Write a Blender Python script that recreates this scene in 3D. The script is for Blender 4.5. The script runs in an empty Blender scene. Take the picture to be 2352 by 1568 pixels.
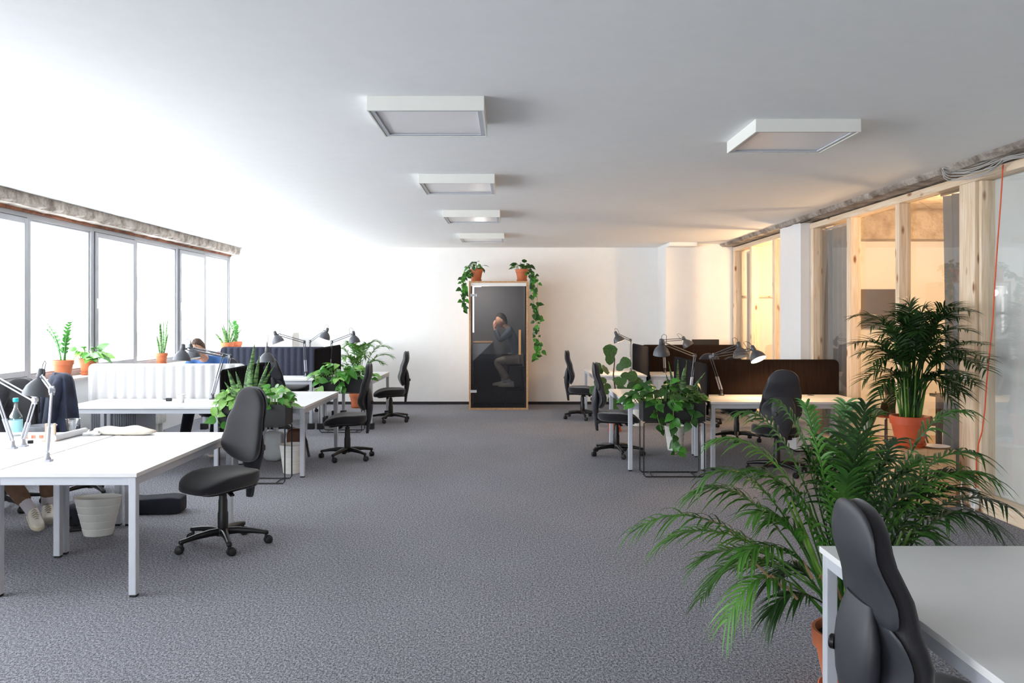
import bpy, bmesh, math, random
from mathutils import Vector, Matrix, Quaternion

S = bpy.context.scene
COL = S.collection
R = random.Random(7)
PI = math.pi

# ------------------------------------------------------------------ camera, world, light, exposure
# the place is measured from the photograph: eye 1.62 m above the carpet, focal length 1830 px,
# room axis meets the picture at (1170, 728)
F, CX, CY, HC = 1830.0, 1170.0, 728.0, 1.62
cam_data = bpy.data.cameras.new('camera')
cam_data.sensor_width = 36.0
cam_data.lens = F / 2352.0 * 36.0
cam_data.shift_x = (1176.0 - CX) / 2352.0
cam_data.shift_y = (CY - 784.0) / 2352.0
cam_data.clip_start = 0.05
cam = bpy.data.objects.new('camera', cam_data)
COL.objects.link(cam)
cam.location = (0, 0, HC)
cam.rotation_euler = (PI / 2, 0, 0)
S.camera = cam

S.view_settings.view_transform = 'Standard'
S.view_settings.look = 'None'
S.view_settings.gamma = 1.0
S.view_settings.use_curve_mapping = False
S.view_settings.exposure = 0.62

W = bpy.data.worlds.new('overcast_sky')
S.world = W
W.use_nodes = True
bg = W.node_tree.nodes['Background']
bg.inputs[0].default_value = (0.955, 0.98, 1.0, 1)
bg.inputs[1].default_value = 9.0

def area(name, loc, rot, sx, sy, power, color, portal=False):
    d = bpy.data.lights.new(name, 'AREA')
    d.shape = 'RECTANGLE'; d.size = sx; d.size_y = sy
    d.energy = power; d.color = color
    o = bpy.data.objects.new(name, d); COL.objects.link(o)
    o.location = loc; o.rotation_euler = rot
    if portal:
        d.cycles.is_portal = True
    return o

def point(name, loc, power, color, r=0.08):
    d = bpy.data.lights.new(name, 'POINT')
    d.energy = power; d.color = color; d.shadow_soft_size = r
    o = bpy.data.objects.new(name, d); COL.objects.link(o); o.location = loc
    return o

# sky portals in the window openings, those behind the camera added for fill light
for k in range(5):
    area('sky_portal', (-5.32, .93 + 2.774 * (k + .5), 1.87), (0, -PI / 2, 0), 1.9, 2.774, 1.0, (1, 1, 1), True)
area('sky_portal', (-5.32, -4.6, 1.87), (0, -PI / 2, 0), 1.9, 4.8, 1.0, (1, 1, 1), True)
area('sky_portal', (-3.6, -7.15, 1.87), (PI / 2, 0, 0), 2.8, 1.8, 1.0, (1, 1, 1), True)
WARM = (1.0, 0.64, 0.34)
point('meeting_room_bulb', (5.15, 8.9, 2.35), 95, WARM, .12)
point('back_room_bulb', (4.72, 12.2, 2.25), 115, WARM, .10)

# ------------------------------------------------------------------ helpers
def at(px, py, Y):
    return Vector(((px - CX) / F * Y, Y, HC - (py - CY) / F * Y))

def on(px, py, z=0.0):
    return at(px, py, F * (HC - z) / (py - CY))

class MB:
    def __init__(s):
        s.v = []; s.f = []
    def add(s, vs, fs):
        o = len(s.v); s.v += [tuple(p) for p in vs]; s.f += [tuple(i + o for i in f) for f in fs]
        return s
    def box(s, a, b):
        x0, y0, z0 = a; x1, y1, z1 = b
        s.add([(x0,y0,z0),(x1,y0,z0),(x1,y1,z0),(x0,y1,z0),(x0,y0,z1),(x1,y0,z1),(x1,y1,z1),(x0,y1,z1)],
              [(0,3,2,1),(4,5,6,7),(0,1,5,4),(1,2,6,5),(2,3,7,6),(3,0,4,7)])
        return s
    def bar(s, p, q, w, h, up=(0,0,1)):
        p = Vector(p); q = Vector(q); d = (q - p).normalized(); u = Vector(up)
        if abs(d.dot(u)) > .95: u = Vector((0,1,0))
        r = d.cross(u).normalized(); u = r.cross(d).normalized()
        vs = []
        for c in (p, q):
            for sx, sy in ((-1,-1),(1,-1),(1,1),(-1,1)):
                vs.append(c + r * (sx * w / 2) + u * (sy * h / 2))
        s.add(vs, [(0,1,2,3),(7,6,5,4),(0,4,5,1),(1,5,6,2),(2,6,7,3),(3,7,4,0)])
        return s
    def loft(s, rings, cap=True, closed=False):
        n = len(rings[0]); vs = [p for r in rings for p in r]; fs = []
        m = len(rings)
        for i in range(m - (0 if closed else 1)):
            for j in range(n):
                a = i * n + j; b = i * n + (j + 1) % n
                c = ((i + 1) % m) * n + (j + 1) % n; d = ((i + 1) % m) * n + j
                fs.append((a, b, c, d))
        if cap and not closed:
            fs.append(tuple(reversed(range(n)))); fs.append(tuple(range((m - 1) * n, m * n)))
        s.add(vs, fs); return s
    def tube(s, pts, r, n=8, cap=True):
        pts = [Vector(p) for p in pts]; m = len(pts)
        rs = r if isinstance(r, (list, tuple)) else [r] * m
        rings = []; ref = None
        for i, p in enumerate(pts):
            d = (pts[min(i + 1, m - 1)] - pts[max(i - 1, 0)])
            if d.length < 1e-9: d = Vector((0,0,1))
            d.normalize()
            if ref is None:
                ref = Vector((0,0,1)) if abs(d.z) < .9 else Vector((1,0,0))
            u = d.cross(ref)
            if u.length < 1e-6: u = d.cross(Vector((0,1,0)))
            u.normalize(); w = u.cross(d).normalized(); ref = w
            rings.append([p + (u * math.cos(2*PI*k/n) + w * math.sin(2*PI*k/n)) * rs[i] for k in range(n)])
        return s.loft(rings, cap)
    def lathe(s, prof, n=20, o=(0,0,0), axis=None, sx=1.0, sy=1.0, cap=False):
        q = Quaternion() if axis is None else Vector((0,0,1)).rotation_difference(Vector(axis))
        o = Vector(o); rings = []
        for r, z in prof:
            rings.append([o + q @ Vector((r*math.cos(2*PI*k/n)*sx, r*math.sin(2*PI*k/n)*sy, z)) for k in range(n)])
        return s.loft(rings, cap)
    def squad(s, a, b, c, e1=.5, e2=.5, n=28, m=14, o=(0,0,0), fn=None):
        def sp(x, e): return math.copysign(abs(x) ** e, x)
        rings = []
        for i in range(m + 1):
            t = -PI/2 + PI * i / m
            t = max(min(t, PI/2 - .02), -PI/2 + .02)
            ring = []
            for k in range(n):
                w = 2*PI*k/n
                p = Vector((a*sp(math.cos(t),e1)*sp(math.cos(w),e2), b*sp(math.cos(t),e1)*sp(math.sin(w),e2), c*sp(math.sin(t),e1)))
                if fn: p = fn(p)
                ring.append(p + Vector(o))
            rings.append(ring)
        return s.loft(rings)
    def grid(s, nu, nv, fn):
        vs = [fn(i / nu, j / nv) for i in range(nu + 1) for j in range(nv + 1)]
        fs = [(i*(nv+1)+j, (i+1)*(nv+1)+j, (i+1)*(nv+1)+j+1, i*(nv+1)+j+1) for i in range(nu) for j in range(nv)]
        s.add(vs, fs); return s
    def mesh(s, name, m=None, smooth=True, angle=40):
        me = bpy.data.meshes.new(name)
        me.from_pydata(s.v, [], s.f); me.update()
        if smooth:
            me.polygons.foreach_set('use_smooth', [True] * len(me.polygons))
            me.set_sharp_from_angle(angle=math.radians(angle))
        if m: me.materials.append(m)
        return me
    def build(s, name, m, parent=None, smooth=True, bevel=0, angle=40, label=None, kind=None):
        o = bpy.data.objects.new(name, s.mesh(name, m, smooth, angle)); COL.objects.link(o)
        if bevel:
            b = o.modifiers.new('bevel', 'BEVEL'); b.width = bevel; b.segments = 2; b.limit_method = 'ANGLE'
            o.data.polygons.foreach_set('use_smooth', [True] * len(o.data.polygons))
            b.harden_normals = True
        if parent: o.parent = parent
        if label: o['label'] = label
        if kind: o['kind'] = kind
        return o

def link(name, me, parent=None, mat=None):
    o = bpy.data.objects.new(name, me); COL.objects.link(o)
    if parent: o.parent = parent
    if mat is not None: o.matrix_local = mat
    return o

def tag(o, label, cat, group=None):
    o['label'] = label; o['category'] = cat
    if group: o['group'] = group
    return o

def thing(name, label, cat, loc=(0,0,0), rz=0, group=None):
    o = bpy.data.objects.new(name, None); COL.objects.link(o)
    o.empty_display_size = .1
    o.location = loc; o.rotation_euler = (0, 0, rz)
    return tag(o, label, cat, group)

def struct(o):
    o['kind'] = 'structure'; return o

def copy_tree(o, parent=None):
    c = o.copy(); COL.objects.link(c)
    if parent: c.parent = parent
    for ch in list(o.children): copy_tree(ch, c)
    return c

# ------------------------------------------------------------------ materials
def lin(h):
    h = h.lstrip('#'); o = []
    for i in (0, 2, 4):
        c = int(h[i:i+2], 16) / 255
        o.append(c / 12.92 if c <= .04045 else ((c + .055) / 1.055) ** 2.4)
    return tuple(o) + (1,)

class NT:
    def __init__(s, name):
        s.m = bpy.data.materials.new(name); s.m.use_nodes = True
        s.t = s.m.node_tree; s.t.nodes.clear()
    def n(s, typ, **kw):
        x = s.t.nodes.new(typ)
        for k, v in kw.items():
            if k == 'inp':
                for a, b in v.items(): x.inputs[a].default_value = b
            else: setattr(x, k, v)
        return x
    def l(s, a, b): s.t.links.new(a, b)

def mat(name, c, rough=.5, metal=0, vary=0.06, scale=8, bump=0, bscale=60, spec=.5, c2=None, sheen=0, coat=0, stretch=(1,1,1), trans=0):
    t = NT(name)
    out = t.n('ShaderNodeOutputMaterial'); p = t.n('ShaderNodeBsdfPrincipled')
    t.l(p.outputs[0], out.inputs[0])
    c = lin(c) if isinstance(c, str) else tuple(c) + (1,)
    if c2 is None: c2 = tuple(x * (1 - vary * 2) for x in c[:3]) + (1,)
    elif isinstance(c2, str): c2 = lin(c2)
    tc = t.n('ShaderNodeTexCoord'); mp = t.n('ShaderNodeMapping'); mp.inputs['Scale'].default_value = stretch
    t.l(tc.outputs['Object'], mp.inputs[0])
    nz = t.n('ShaderNodeTexNoise', inp={'Scale': scale, 'Detail': 4.0})
    t.l(mp.outputs[0], nz.inputs['Vector'])
    mx = t.n('ShaderNodeMix', data_type='RGBA')
    mx.inputs[6].default_value = c; mx.inputs[7].default_value = c2
    rp = t.n('ShaderNodeMapRange', inp={1: .35, 2: .7})
    t.l(nz.outputs[0], rp.inputs[0]); t.l(rp.outputs[0], mx.inputs[0])
    t.l(mx.outputs[2], p.inputs['Base Color'])
    p.inputs['Roughness'].default_value = rough; p.inputs['Metallic'].default_value = metal
    p.inputs['Specular IOR Level'].default_value = spec
    p.inputs['Sheen Weight'].default_value = sheen; p.inputs['Coat Weight'].default_value = coat
    if bump:
        nb = t.n('ShaderNodeTexNoise', inp={'Scale': bscale, 'Detail': 3.0})
        t.l(mp.outputs[0], nb.inputs['Vector'])
        b = t.n('ShaderNodeBump', inp={'Strength': bump, 'Distance': .01})
        t.l(nb.outputs[0], b.inputs['Height']); t.l(b.outputs[0], p.inputs['Normal'])
    if trans:
        tr = t.n('ShaderNodeBsdfTranslucent'); t.l(mx.outputs[2], tr.inputs[0])
        ms = t.n('ShaderNodeMixShader', inp={0: trans})
        t.l(p.outputs[0], ms.inputs[1]); t.l(tr.outputs[0], ms.inputs[2]); t.l(ms.outputs[0], out.inputs[0])
    return t.m

def glass_mat(name, tint=(1,1,1), refl=.06, rough=0.0):
    t = NT(name); out = t.n('ShaderNodeOutputMaterial')
    tr = t.n('ShaderNodeBsdfTransparent'); tr.inputs[0].default_value = tint + (1,)
    gl = t.n('ShaderNodeBsdfGlossy', inp={'Roughness': rough})
    lw = t.n('ShaderNodeLayerWeight', inp={'Blend': .5})        # Schlick, the same on both faces of a pane
    pw = t.n('ShaderNodeMath', operation='POWER', inp={1: 5.0})
    t.l(lw.outputs['Facing'], pw.inputs[0])
    ad = t.n('ShaderNodeMath', operation='MULTIPLY_ADD', inp={1: .5, 2: .02 + refl})
    ad.use_clamp = True
    lw = pw
    ms = t.n('ShaderNodeMixShader')
    t.l(lw.outputs[0], ad.inputs[0]); t.l(ad.outputs[0], ms.inputs[0])
    t.l(tr.outputs[0], ms.inputs[1]); t.l(gl.outputs[0], ms.inputs[2]); t.l(ms.outputs[0], out.inputs[0])
    return t.m

def emit(name, c, s):
    t = NT(name); out = t.n('ShaderNodeOutputMaterial'); e = t.n('ShaderNodeEmission')
    e.inputs[0].default_value = tuple(c) + (1,); e.inputs[1].default_value = s
    t.l(e.outputs[0], out.inputs[0]); return t.m

def carpet_mat():
    t = NT('carpet'); out = t.n('ShaderNodeOutputMaterial'); p = t.n('ShaderNodeBsdfPrincipled')
    t.l(p.outputs[0], out.inputs[0])
    tc = t.n('ShaderNodeTexCoord')
    mp = t.n('ShaderNodeMapping'); mp.inputs['Scale'].default_value = (1.5, 1, 1)
    t.l(tc.outputs['Object'], mp.inputs[0])
    n1 = t.n('ShaderNodeTexNoise', inp={'Scale': 135.0, 'Detail': 4.0, 'Roughness': .8})
    n2 = t.n('ShaderNodeTexNoise', inp={'Scale': 60.0, 'Detail': 2.0})
    n3 = t.n('ShaderNodeTexNoise', inp={'Scale': .9, 'Detail': 3.0})
    for n in (n1, n2, n3): t.l(mp.outputs[0], n.inputs['Vector'])
    r = t.n('ShaderNodeValToRGB')
    e = r.color_ramp.elements
    e[0].position = .40; e[0].color = lin('#3e3e44')
    e[1].position = .62; e[1].color = lin('#d8d7de')
    m = e.new(.50); m.color = lin('#8a8a92')
    ad = t.n('ShaderNodeMix', data_type='FLOAT', inp={0: .3})
    t.l(n1.outputs[0], ad.inputs[2]); t.l(n2.outputs[0], ad.inputs[3]); t.l(ad.outputs[0], r.inputs[0])
    mx = t.n('ShaderNodeMix', data_type='RGBA', blend_type='MULTIPLY', inp={0: .25})
    t.l(r.outputs[0], mx.inputs[6]); t.l(n3.outputs[0], mx.inputs[7])
    t.l(mx.outputs[2], p.inputs['Base Color'])
    p.inputs['Roughness'].default_value = .95; p.inputs['Specular IOR Level'].default_value = .15
    b = t.n('ShaderNodeBump', inp={'Strength': .6, 'Distance': .006})
    t.l(n1.outputs[0], b.inputs['Height']); t.l(b.outputs[0], p.inputs['Normal'])
    return t.m

def pine_mat(name, c1, c2, knot, axis='Z', knots=True):
    t = NT(name); out = t.n('ShaderNodeOutputMaterial'); p = t.n('ShaderNodeBsdfPrincipled')
    t.l(p.outputs[0], out.inputs[0])
    tc = t.n('ShaderNodeTexCoord'); mp = t.n('ShaderNodeMapping')
    sc = {'Z': (14, 14, .8), 'Y': (14, .8, 14), 'X': (.8, 14, 14)}[axis]
    mp.inputs['Scale'].default_value = sc
    t.l(tc.outputs['Object'], mp.inputs[0])
    n = t.n('ShaderNodeTexNoise', inp={'Scale': 2.2, 'Detail': 5.0, 'Distortion': 1.2}); t.l(mp.outputs[0], n.inputs['Vector'])
    r = t.n('ShaderNodeValToRGB'); e = r.color_ramp.elements
    e[0].position = .33; e[0].color = lin(c1); e[1].position = .7; e[1].color = lin(c2)
    t.l(n.outputs[0], r.inputs[0]); last = r.outputs[0]
    if knots:
        m2 = t.n('ShaderNodeMapping')
        m2.inputs['Scale'].default_value = {'Z': (9, 9, 3.4), 'Y': (9, 3.4, 9), 'X': (3.4, 9, 9)}[axis]
        t.l(tc.outputs['Object'], m2.inputs[0])
        v = t.n('ShaderNodeTexVoronoi', inp={'Scale': 1.0}); t.l(m2.outputs[0], v.inputs['Vector'])
        k = t.n('ShaderNodeMapRange', inp={1: .08, 2: .21, 3: 1.0, 4: 0.0}); t.l(v.outputs['Distance'], k.inputs[0])
        mx = t.n('ShaderNodeMix', data_type='RGBA'); mx.inputs[7].default_value = lin(knot)
        t.l(k.outputs[0], mx.inputs[0]); t.l(last, mx.inputs[6]); last = mx.outputs[2]
    t.l(last, p.inputs['Base Color']); p.inputs['Roughness'].default_value = .6
    p.inputs['Specular IOR Level'].default_value = .3
    return t.m

def concrete_mat(name, c1, c2, boards=False):
    t = NT(name); out = t.n('ShaderNodeOutputMaterial'); p = t.n('ShaderNodeBsdfPrincipled')
    t.l(p.outputs[0], out.inputs[0])
    tc = t.n('ShaderNodeTexCoord')
    n = t.n('ShaderNodeTexNoise', inp={'Scale': 5.0, 'Detail': 9.0, 'Roughness': .7}); t.l(tc.outputs['Object'], n.inputs['Vector'])
    r = t.n('ShaderNodeValToRGB'); e = r.color_ramp.elements
    e[0].position = .36; e[0].color = lin(c2); e[1].position = .6; e[1].color = lin(c1)
    t.l(n.outputs[0], r.inputs[0]); last = r.outputs[0]
    n2 = t.n('ShaderNodeTexNoise', inp={'Scale': 26.0, 'Detail': 6.0}); t.l(tc.outputs['Object'], n2.inputs['Vector'])
    b = t.n('ShaderNodeBump', inp={'Strength': .9, 'Distance': .03}); t.l(n2.outputs[0], b.inputs['Height'])
    t.l(b.outputs[0], p.inputs['Normal'])
    t.l(last, p.inputs['Base Color']); p.inputs['Roughness'].default_value = .9
    return t.m

def banded_leaf(name, dark, light, edge):
    t = NT(name); out = t.n('ShaderNodeOutputMaterial'); p = t.n('ShaderNodeBsdfPrincipled')
    t.l(p.outputs[0], out.inputs[0])
    tc = t.n('ShaderNodeTexCoord'); mp = t.n('ShaderNodeMapping'); mp.inputs['Scale'].default_value = (12, 12, 60)
    t.l(tc.outputs['Object'], mp.inputs[0])
    n = t.n('ShaderNodeTexNoise', inp={'Scale': 1.0, 'Detail': 4.0, 'Distortion': .6}); t.l(mp.outputs[0], n.inputs['Vector'])
    r = t.n('ShaderNodeValToRGB'); e = r.color_ramp.elements
    e[0].position = .42; e[0].color = lin(dark); e[1].position = .58; e[1].color = lin(light)
    t.l(n.outputs[0], r.inputs[0]); t.l(r.outputs[0], p.inputs['Base Color'])
    p.inputs['Roughness'].default_value = .4
    return t.m

M = {}
M['wall'] = mat('white_wall_paint', (.89,.89,.88), .85, vary=.01, bump=.04, bscale=120)
M['ceiling'] = mat('ceiling_paint', (.90,.905,.91), .9, vary=.01)
M['pillar'] = mat('pillar_paint', (.80,.80,.81), .8, vary=.01)
M['carpet'] = carpet_mat()
M['base'] = mat('dark_baseboard', '#232226', .7)
M['concrete'] = concrete_mat('raw_concrete', '#b5aca3', '#6f635a')
M['concrete_warm'] = concrete_mat('board_marked_concrete', '#cdbfae', '#a28d75')
M['brick'] = concrete_mat('brick_strip', '#b0775a', '#6d4a3c')
M['frame'] = mat('window_frame_grey', '#a6a8ad', .45, vary=.03)
M['frame_dark'] = mat('window_gasket', '#3d4046', .6)
M['sill'] = mat('window_sill_stone', '#d9d2cb', .5, vary=.05, scale=30)
M['pane'] = glass_mat('window_glass', (.97,.985,1.0), .0)
M['part_pane'] = glass_mat('partition_glass', (.95,.96,.96), .07)
M['tint_pane'] = glass_mat('tinted_glass', (.66,.67,.69), .03)
M['pine'] = pine_mat('pine_upright', '#dcc19f', '#f2e0ca', '#8f5f3c', 'Z')
M['pine_y'] = pine_mat('pine_rail', '#dcc19f', '#f2e0ca', '#8f5f3c', 'Y')
M['ply'] = pine_mat('plywood', '#c99a6c', '#dcb58a', '#9c6a42', 'Z', False)
M['ply_edge'] = pine_mat('plywood_edge', '#b98d63', '#d3ab80', '#9c6a42', 'Y', False)
M['desk'] = mat('white_laminate', (.78,.775,.77), .42, vary=.01)
M['alu'] = mat('silver_grey_steel', '#c3c6ce', .42, metal=.1, vary=.02)
M['foot'] = mat('black_foot', '#17171a', .6)
M['fabric'] = mat('black_chair_fabric', '#201f23', .88, vary=.12, scale=220, bump=.12, bscale=500, sheen=.35, spec=.2)
M['plastic'] = mat('black_plastic', '#0d0d0f', .4, vary=.08)
M['shell'] = mat('charcoal_shell_plastic', '#2f3036', .5, vary=.08, scale=14, bump=.02, bscale=300)
M['chrome'] = mat('chrome', (.75,.75,.78), .18, metal=1)
M['lamp'] = mat('charcoal_lamp_enamel', '#484a50', .42, vary=.04)
M['lamp_arm'] = mat('lamp_arm_steel', '#5d5f64', .35, metal=.6)
M['lamp_arm_light'] = mat('lamp_arm_pale', '#b9bac4', .35, metal=.5)
M['bulb'] = emit('lit_bulb', (1.0, .72, .42), 55)
M['bulb_off'] = mat('unlit_bulb', (.85,.85,.82), .2)
M['felt_dark'] = mat('charcoal_felt', '#18171a', .95, vary=.2, scale=240, spec=.1)
M['felt_lamplit'] = mat('lamplit_black_felt', '#2a1f1a', .95, scale=30, spec=.1, c2='#1a1311', stretch=(3,3,.12))  # black felt; brown lamplight put into its colour as upright streaks
M['felt_blue'] = mat('blue_grey_felt', '#3d404d', .95, vary=.25, scale=160, spec=.1)
M['felt_white'] = mat('white_felt', '#c4c2c2', .95, vary=.05, scale=200, spec=.1)
M['trough'] = mat('black_powder_coat', '#0f0f11', .5, vary=.03)
M['soil'] = mat('potting_soil', '#3a2a20', .95, vary=.3, scale=60, bump=.6, bscale=80)
M['terracotta'] = mat('terracotta', '#c8714a', .75, vary=.10, scale=9)
M['terra_glazed'] = mat('orange_plastic_pot', '#c9562f', .45, vary=.04)
M['bin'] = mat('white_bin_plastic', '#e3e1db', .5, vary=.02)
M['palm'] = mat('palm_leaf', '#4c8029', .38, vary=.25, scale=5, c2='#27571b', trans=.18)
M['palm_dark_shaded'] = mat('dark_shaded_palm_leaf', '#2c5220', .4, vary=.25, scale=5, c2='#183512', trans=.1)  # backlit shade put into the leaf colour; also serves for darker fronds
M['lace'] = mat('shoe_lace', '#aaa292', .8)
M['reflector'] = mat('white_lamp_inside', '#efece4', .5)
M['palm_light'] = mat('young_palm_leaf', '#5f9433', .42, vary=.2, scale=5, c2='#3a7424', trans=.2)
M['palm_dry'] = mat('dry_palm_leaf', '#9c7a58', .7)
M['stem'] = mat('green_stem', '#6f9a3c', .5, vary=.2, c2='#4b7427')
M['pothos'] = mat('pothos_leaf', '#4f9432', .35, vary=.2, scale=9, c2='#2f6f22', trans=.15)
M['pothos_light'] = mat('variegated_pothos_leaf', '#9cc46a', .35, vary=.2, scale=14, c2='#5ba03c', trans=.15)
M['pothos_dark'] = mat('dark_pothos_leaf', '#2c5a20', .4, vary=.2, scale=9, c2='#1d4317', trans=.1)
M['ficus'] = mat('ficus_leaf', '#2f5326', .42, vary=.2, scale=12, c2='#466b35', trans=.1)
M['bark'] = mat('brown_bark', '#5d4b39', .85, vary=.2)
M['snake'] = banded_leaf('snake_plant_leaf', '#274a24', '#6d9455', '#c8cf8a')
M['zz'] = mat('zz_leaf', '#4f9a3c', .35, c2='#2f6e2a', trans=.15)
M['white_plastic'] = mat('white_plastic', '#eceae8', .4, vary=.01)
M['diffuser'] = mat('lamp_diffuser', '#f6f4f6', .35, vary=.01, scale=3)
M['lamp_box'] = mat('ceiling_lamp_housing', '#e4e4de', .5, vary=.01)
M['curtain'] = mat('grey_curtain', '#8b8d90', .9, vary=.05, trans=.25)
M['sheet'] = mat('white_partition_sheet', '#efefec', .7, vary=.01)
M['panel'] = mat('grey_acoustic_panel', '#5d5350', .95, vary=.12, scale=200)
M['screen'] = mat('monitor_back', '#2c2b2d', .45)
M['grey_cab'] = mat('grey_tambour', '#8c9099', .5)
M['cream'] = mat('radiator_enamel', '#e6e3dd', .45, vary=.01)
M['navy'] = mat('navy_cloth', '#1f2333', .9, vary=.25, scale=10, c2='#2f374d')
M['dark_cloth'] = mat('dark_knit', '#2c2c33', .95, vary=.3, scale=40, bump=.3)
M['blue_shirt'] = mat('blue_shirt', '#3f6ba6', .85, vary=.15, scale=14)
M['grey_shirt'] = mat('slate_shirt', '#4f5a6a', .85, vary=.15, scale=14)
M['skin'] = mat('skin', '#d9a488', .5, vary=.05)
M['hair'] = mat('brown_hair', '#5b4433', .6, vary=.35, scale=60, bump=.6, bscale=140)
M['hair_dark'] = mat('dark_hair', '#302a28', .6, vary=.3, scale=60, bump=.6, bscale=140)
M['brown_trouser'] = mat('brown_trousers', '#6e5442', .9, vary=.15, scale=20, bump=.3)
M['beige_trouser'] = mat('beige_trousers', '#b0a391', .9, vary=.12, scale=16, bump=.3)
M['dark_trouser'] = mat('dark_trousers', '#20222c', .9)
M['sock'] = mat('pale_sock', '#c5c0c6', .95, bump=.3, bscale=200)
M['sneaker'] = mat('cream_leather', '#e6dfd0', .5, vary=.04)
M['sole'] = mat('gum_sole', '#d8cdb6', .7)
M['grey_shoe'] = mat('grey_mesh_shoe', '#a3a0a3', .8)
M['orange'] = mat('orange_seat', '#e2602a', .5)
M['orange_cord'] = mat('orange_cord', '#e4572e', .5)
M['brown_shell'] = mat('brown_moulded_shell', '#3f2a1e', .35)
M['dark_wire'] = mat('bronze_wire', '#4a382c', .4, metal=.5)
M['cotton'] = mat('natural_cotton', '#ddd5c8', .9, vary=.06, scale=20, bump=.3, bscale=60)
M['paper'] = mat('white_paper', '#d4d3d6', .6, vary=.01)
M['grey_bowl'] = mat('grey_ceramic', '#8e9097', .4)
M['cyan'] = mat('cyan_cap', '#1fc3cf', .4)
M['clear'] = glass_mat('clear_glass', (.95,.97,.98), .14)
M['label_band'] = mat('bottle_label', '#a9e3ea', .5)
M['leather'] = mat('brown_leather', '#6a3a22', .5, vary=.15, scale=20)
M['clear_bag'] = mat('translucent_bag', '#d3d7d9', .3, vary=.1, scale=6)
M['laptop'] = mat('silver_laptop', '#b8bac2', .35, metal=.5)
M['cable'] = mat('grey_cable', '#b0adab', .6)
M['black_cable'] = mat('black_cable', '#26262a', .6)
M['oak'] = pine_mat('light_oak', '#b98a5c', '#cfa377', '#9c6a42', 'Z', False)
M['booth_felt'] = mat('booth_felt', '#6c6b6e', .95, vary=.12, scale=120)
M['booth_floor'] = mat('booth_floor', '#2c2e36', .9, vary=.15, scale=90)
M['strip'] = emit('led_strip', (1.0, .9, .78), 4.0)
M['warm_floor'] = mat('pale_wood_floor', '#cdb48f', .5, vary=.06, scale=4, stretch=(1,8,1))
M['facade'] = mat('pale_facade', (.62,.62,.62), .9, vary=.02)
M['facade_glass'] = mat('facade_window_glass', (.10,.11,.12), .6, vary=.1)
M['facade_frame'] = mat('facade_window_frame', (.32,.32,.33), .7)
M['tan'] = mat('tan_wood', '#cdb7a2', .6)
M['picture'] = mat('print_red', '#b8434a', .6, c2='#d8a070', scale=30)
# ------------------------------------------------------------------ the room
XW, XP, YB, ZC = -5.2, 3.94, 14.8, 2.91          # window plane, timber partition, back wall, ceiling
Y0 = -7.0
def sbox(name, a, b, m, parent=None, bevel=0):
    o = MB().box(a, b).build(name, m, parent, smooth=False, bevel=bevel)
    if not parent: struct(o)
    return o

sbox('floor', (-5.4, Y0, -.12), (4.0, YB + .1, 0), M['carpet'])
sbox('floor', (4.0, Y0, -.12), (8.2, YB + .1, 0), M['warm_floor'])
sbox('ceiling', (-5.03, Y0, ZC), (3.76, YB + .1, ZC + .2), M['ceiling'])
sbox('wall_back', (-5.45, YB, 0), (2.78, YB + .2, 3.1), M['wall'])
sbox('wall_back', (2.76, 14.05, 0), (3.93, YB + .2, 3.1), M['wall'])
sbox('wall_back', (3.935, 14.05, 0), (8.2, YB + .2, 3.3), M['wall'])
# wall behind the camera, with an unseen opening added at its left end for fill light
struct(MB().box((-5.45, Y0-.2, -.1), (8.2, Y0, .92)).box((-5.45, Y0-.2, 2.8), (8.2, Y0, 3.3)).box((-5.45, Y0-.2, .92), (-5.0, Y0, 2.8)).box((-2.2, Y0-.2, .92), (8.2, Y0, 2.8)).build('wall_front', M['wall'], smooth=False))
sbox('wall_right', (8.0, Y0, 0), (8.2, YB, 3.3), M['wall'])
sbox('trim_1', (2.765, 13.74, ZC - .062), (3.24, 14.055, ZC + .02), M['wall'])          # boxed corner under the ceiling
sbox('baseboard_back', (-5.19, YB - .018, 0), (2.765, YB, .052), M['base'])
sbox('baseboard_back', (2.765, 14.034, 0), (3.93, 14.05, .052), M['base'])

def rough_beam(name, x0, x1, z0, z1, y0, y1, m, inner):
    # raw concrete edge: the lower and inner edges are broken unevenly
    r = random.Random(3); b = MB(); rings = []; n = 150
    for i in range(n + 1):
        y = y0 + (y1 - y0) * i / n
        j = [r.uniform(-.012, .012) for _ in range(4)]
        xi, xo = (x1, x0) if inner > 0 else (x0, x1)
        pts = [(xo, y, z0), (xi - inner * (.03 + j[0]), y, z0 + j[1] * .6), (xi + j[2], y, z0 + .035 + j[3]), (xi + j[0] * .5, y, z1), (xo, y, z1)]
        rings.append(pts if inner > 0 else pts)
    b.loft(rings)
    o = b.build(name, m, None, smooth=False); return struct(o)
rough_beam('trim_2', -5.6, -5.0, 2.775, 3.1, Y0, YB, M['concrete'], 1)
rough_beam('trim_3', 3.73, 4.3, 2.858, 3.1, Y0, 14.05, M['concrete'], -1)

# left wall: white parapet, stone sill, rough brick strip over the windows
sbox('wall_left', (-5.45, -2.2, .90), (-5.17, .93, 3.0), M['wall'])  # unseen blank stretch, shaped to keep window light off the near ceiling
wl = sbox('wall_left', (-5.45, Y0, 0), (-4.98, YB, .90), M['wall'])
MB().box((-5.21, Y0, .90), (-4.93, YB, .925)).build('window_sill', M['sill'], wl, bevel=.004, smooth=False)
MB().box((-5.3, Y0, 2.745), (-5.17, YB, 2.80)).build('brick_strip', M['brick'], wl, smooth=False)
pp = MB().tube([(-4.72, 14.76, .05), (-4.72, 14.76, 2.9)], .022, 10)
struct(pp.build('trim_4', M['wall']))

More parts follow.
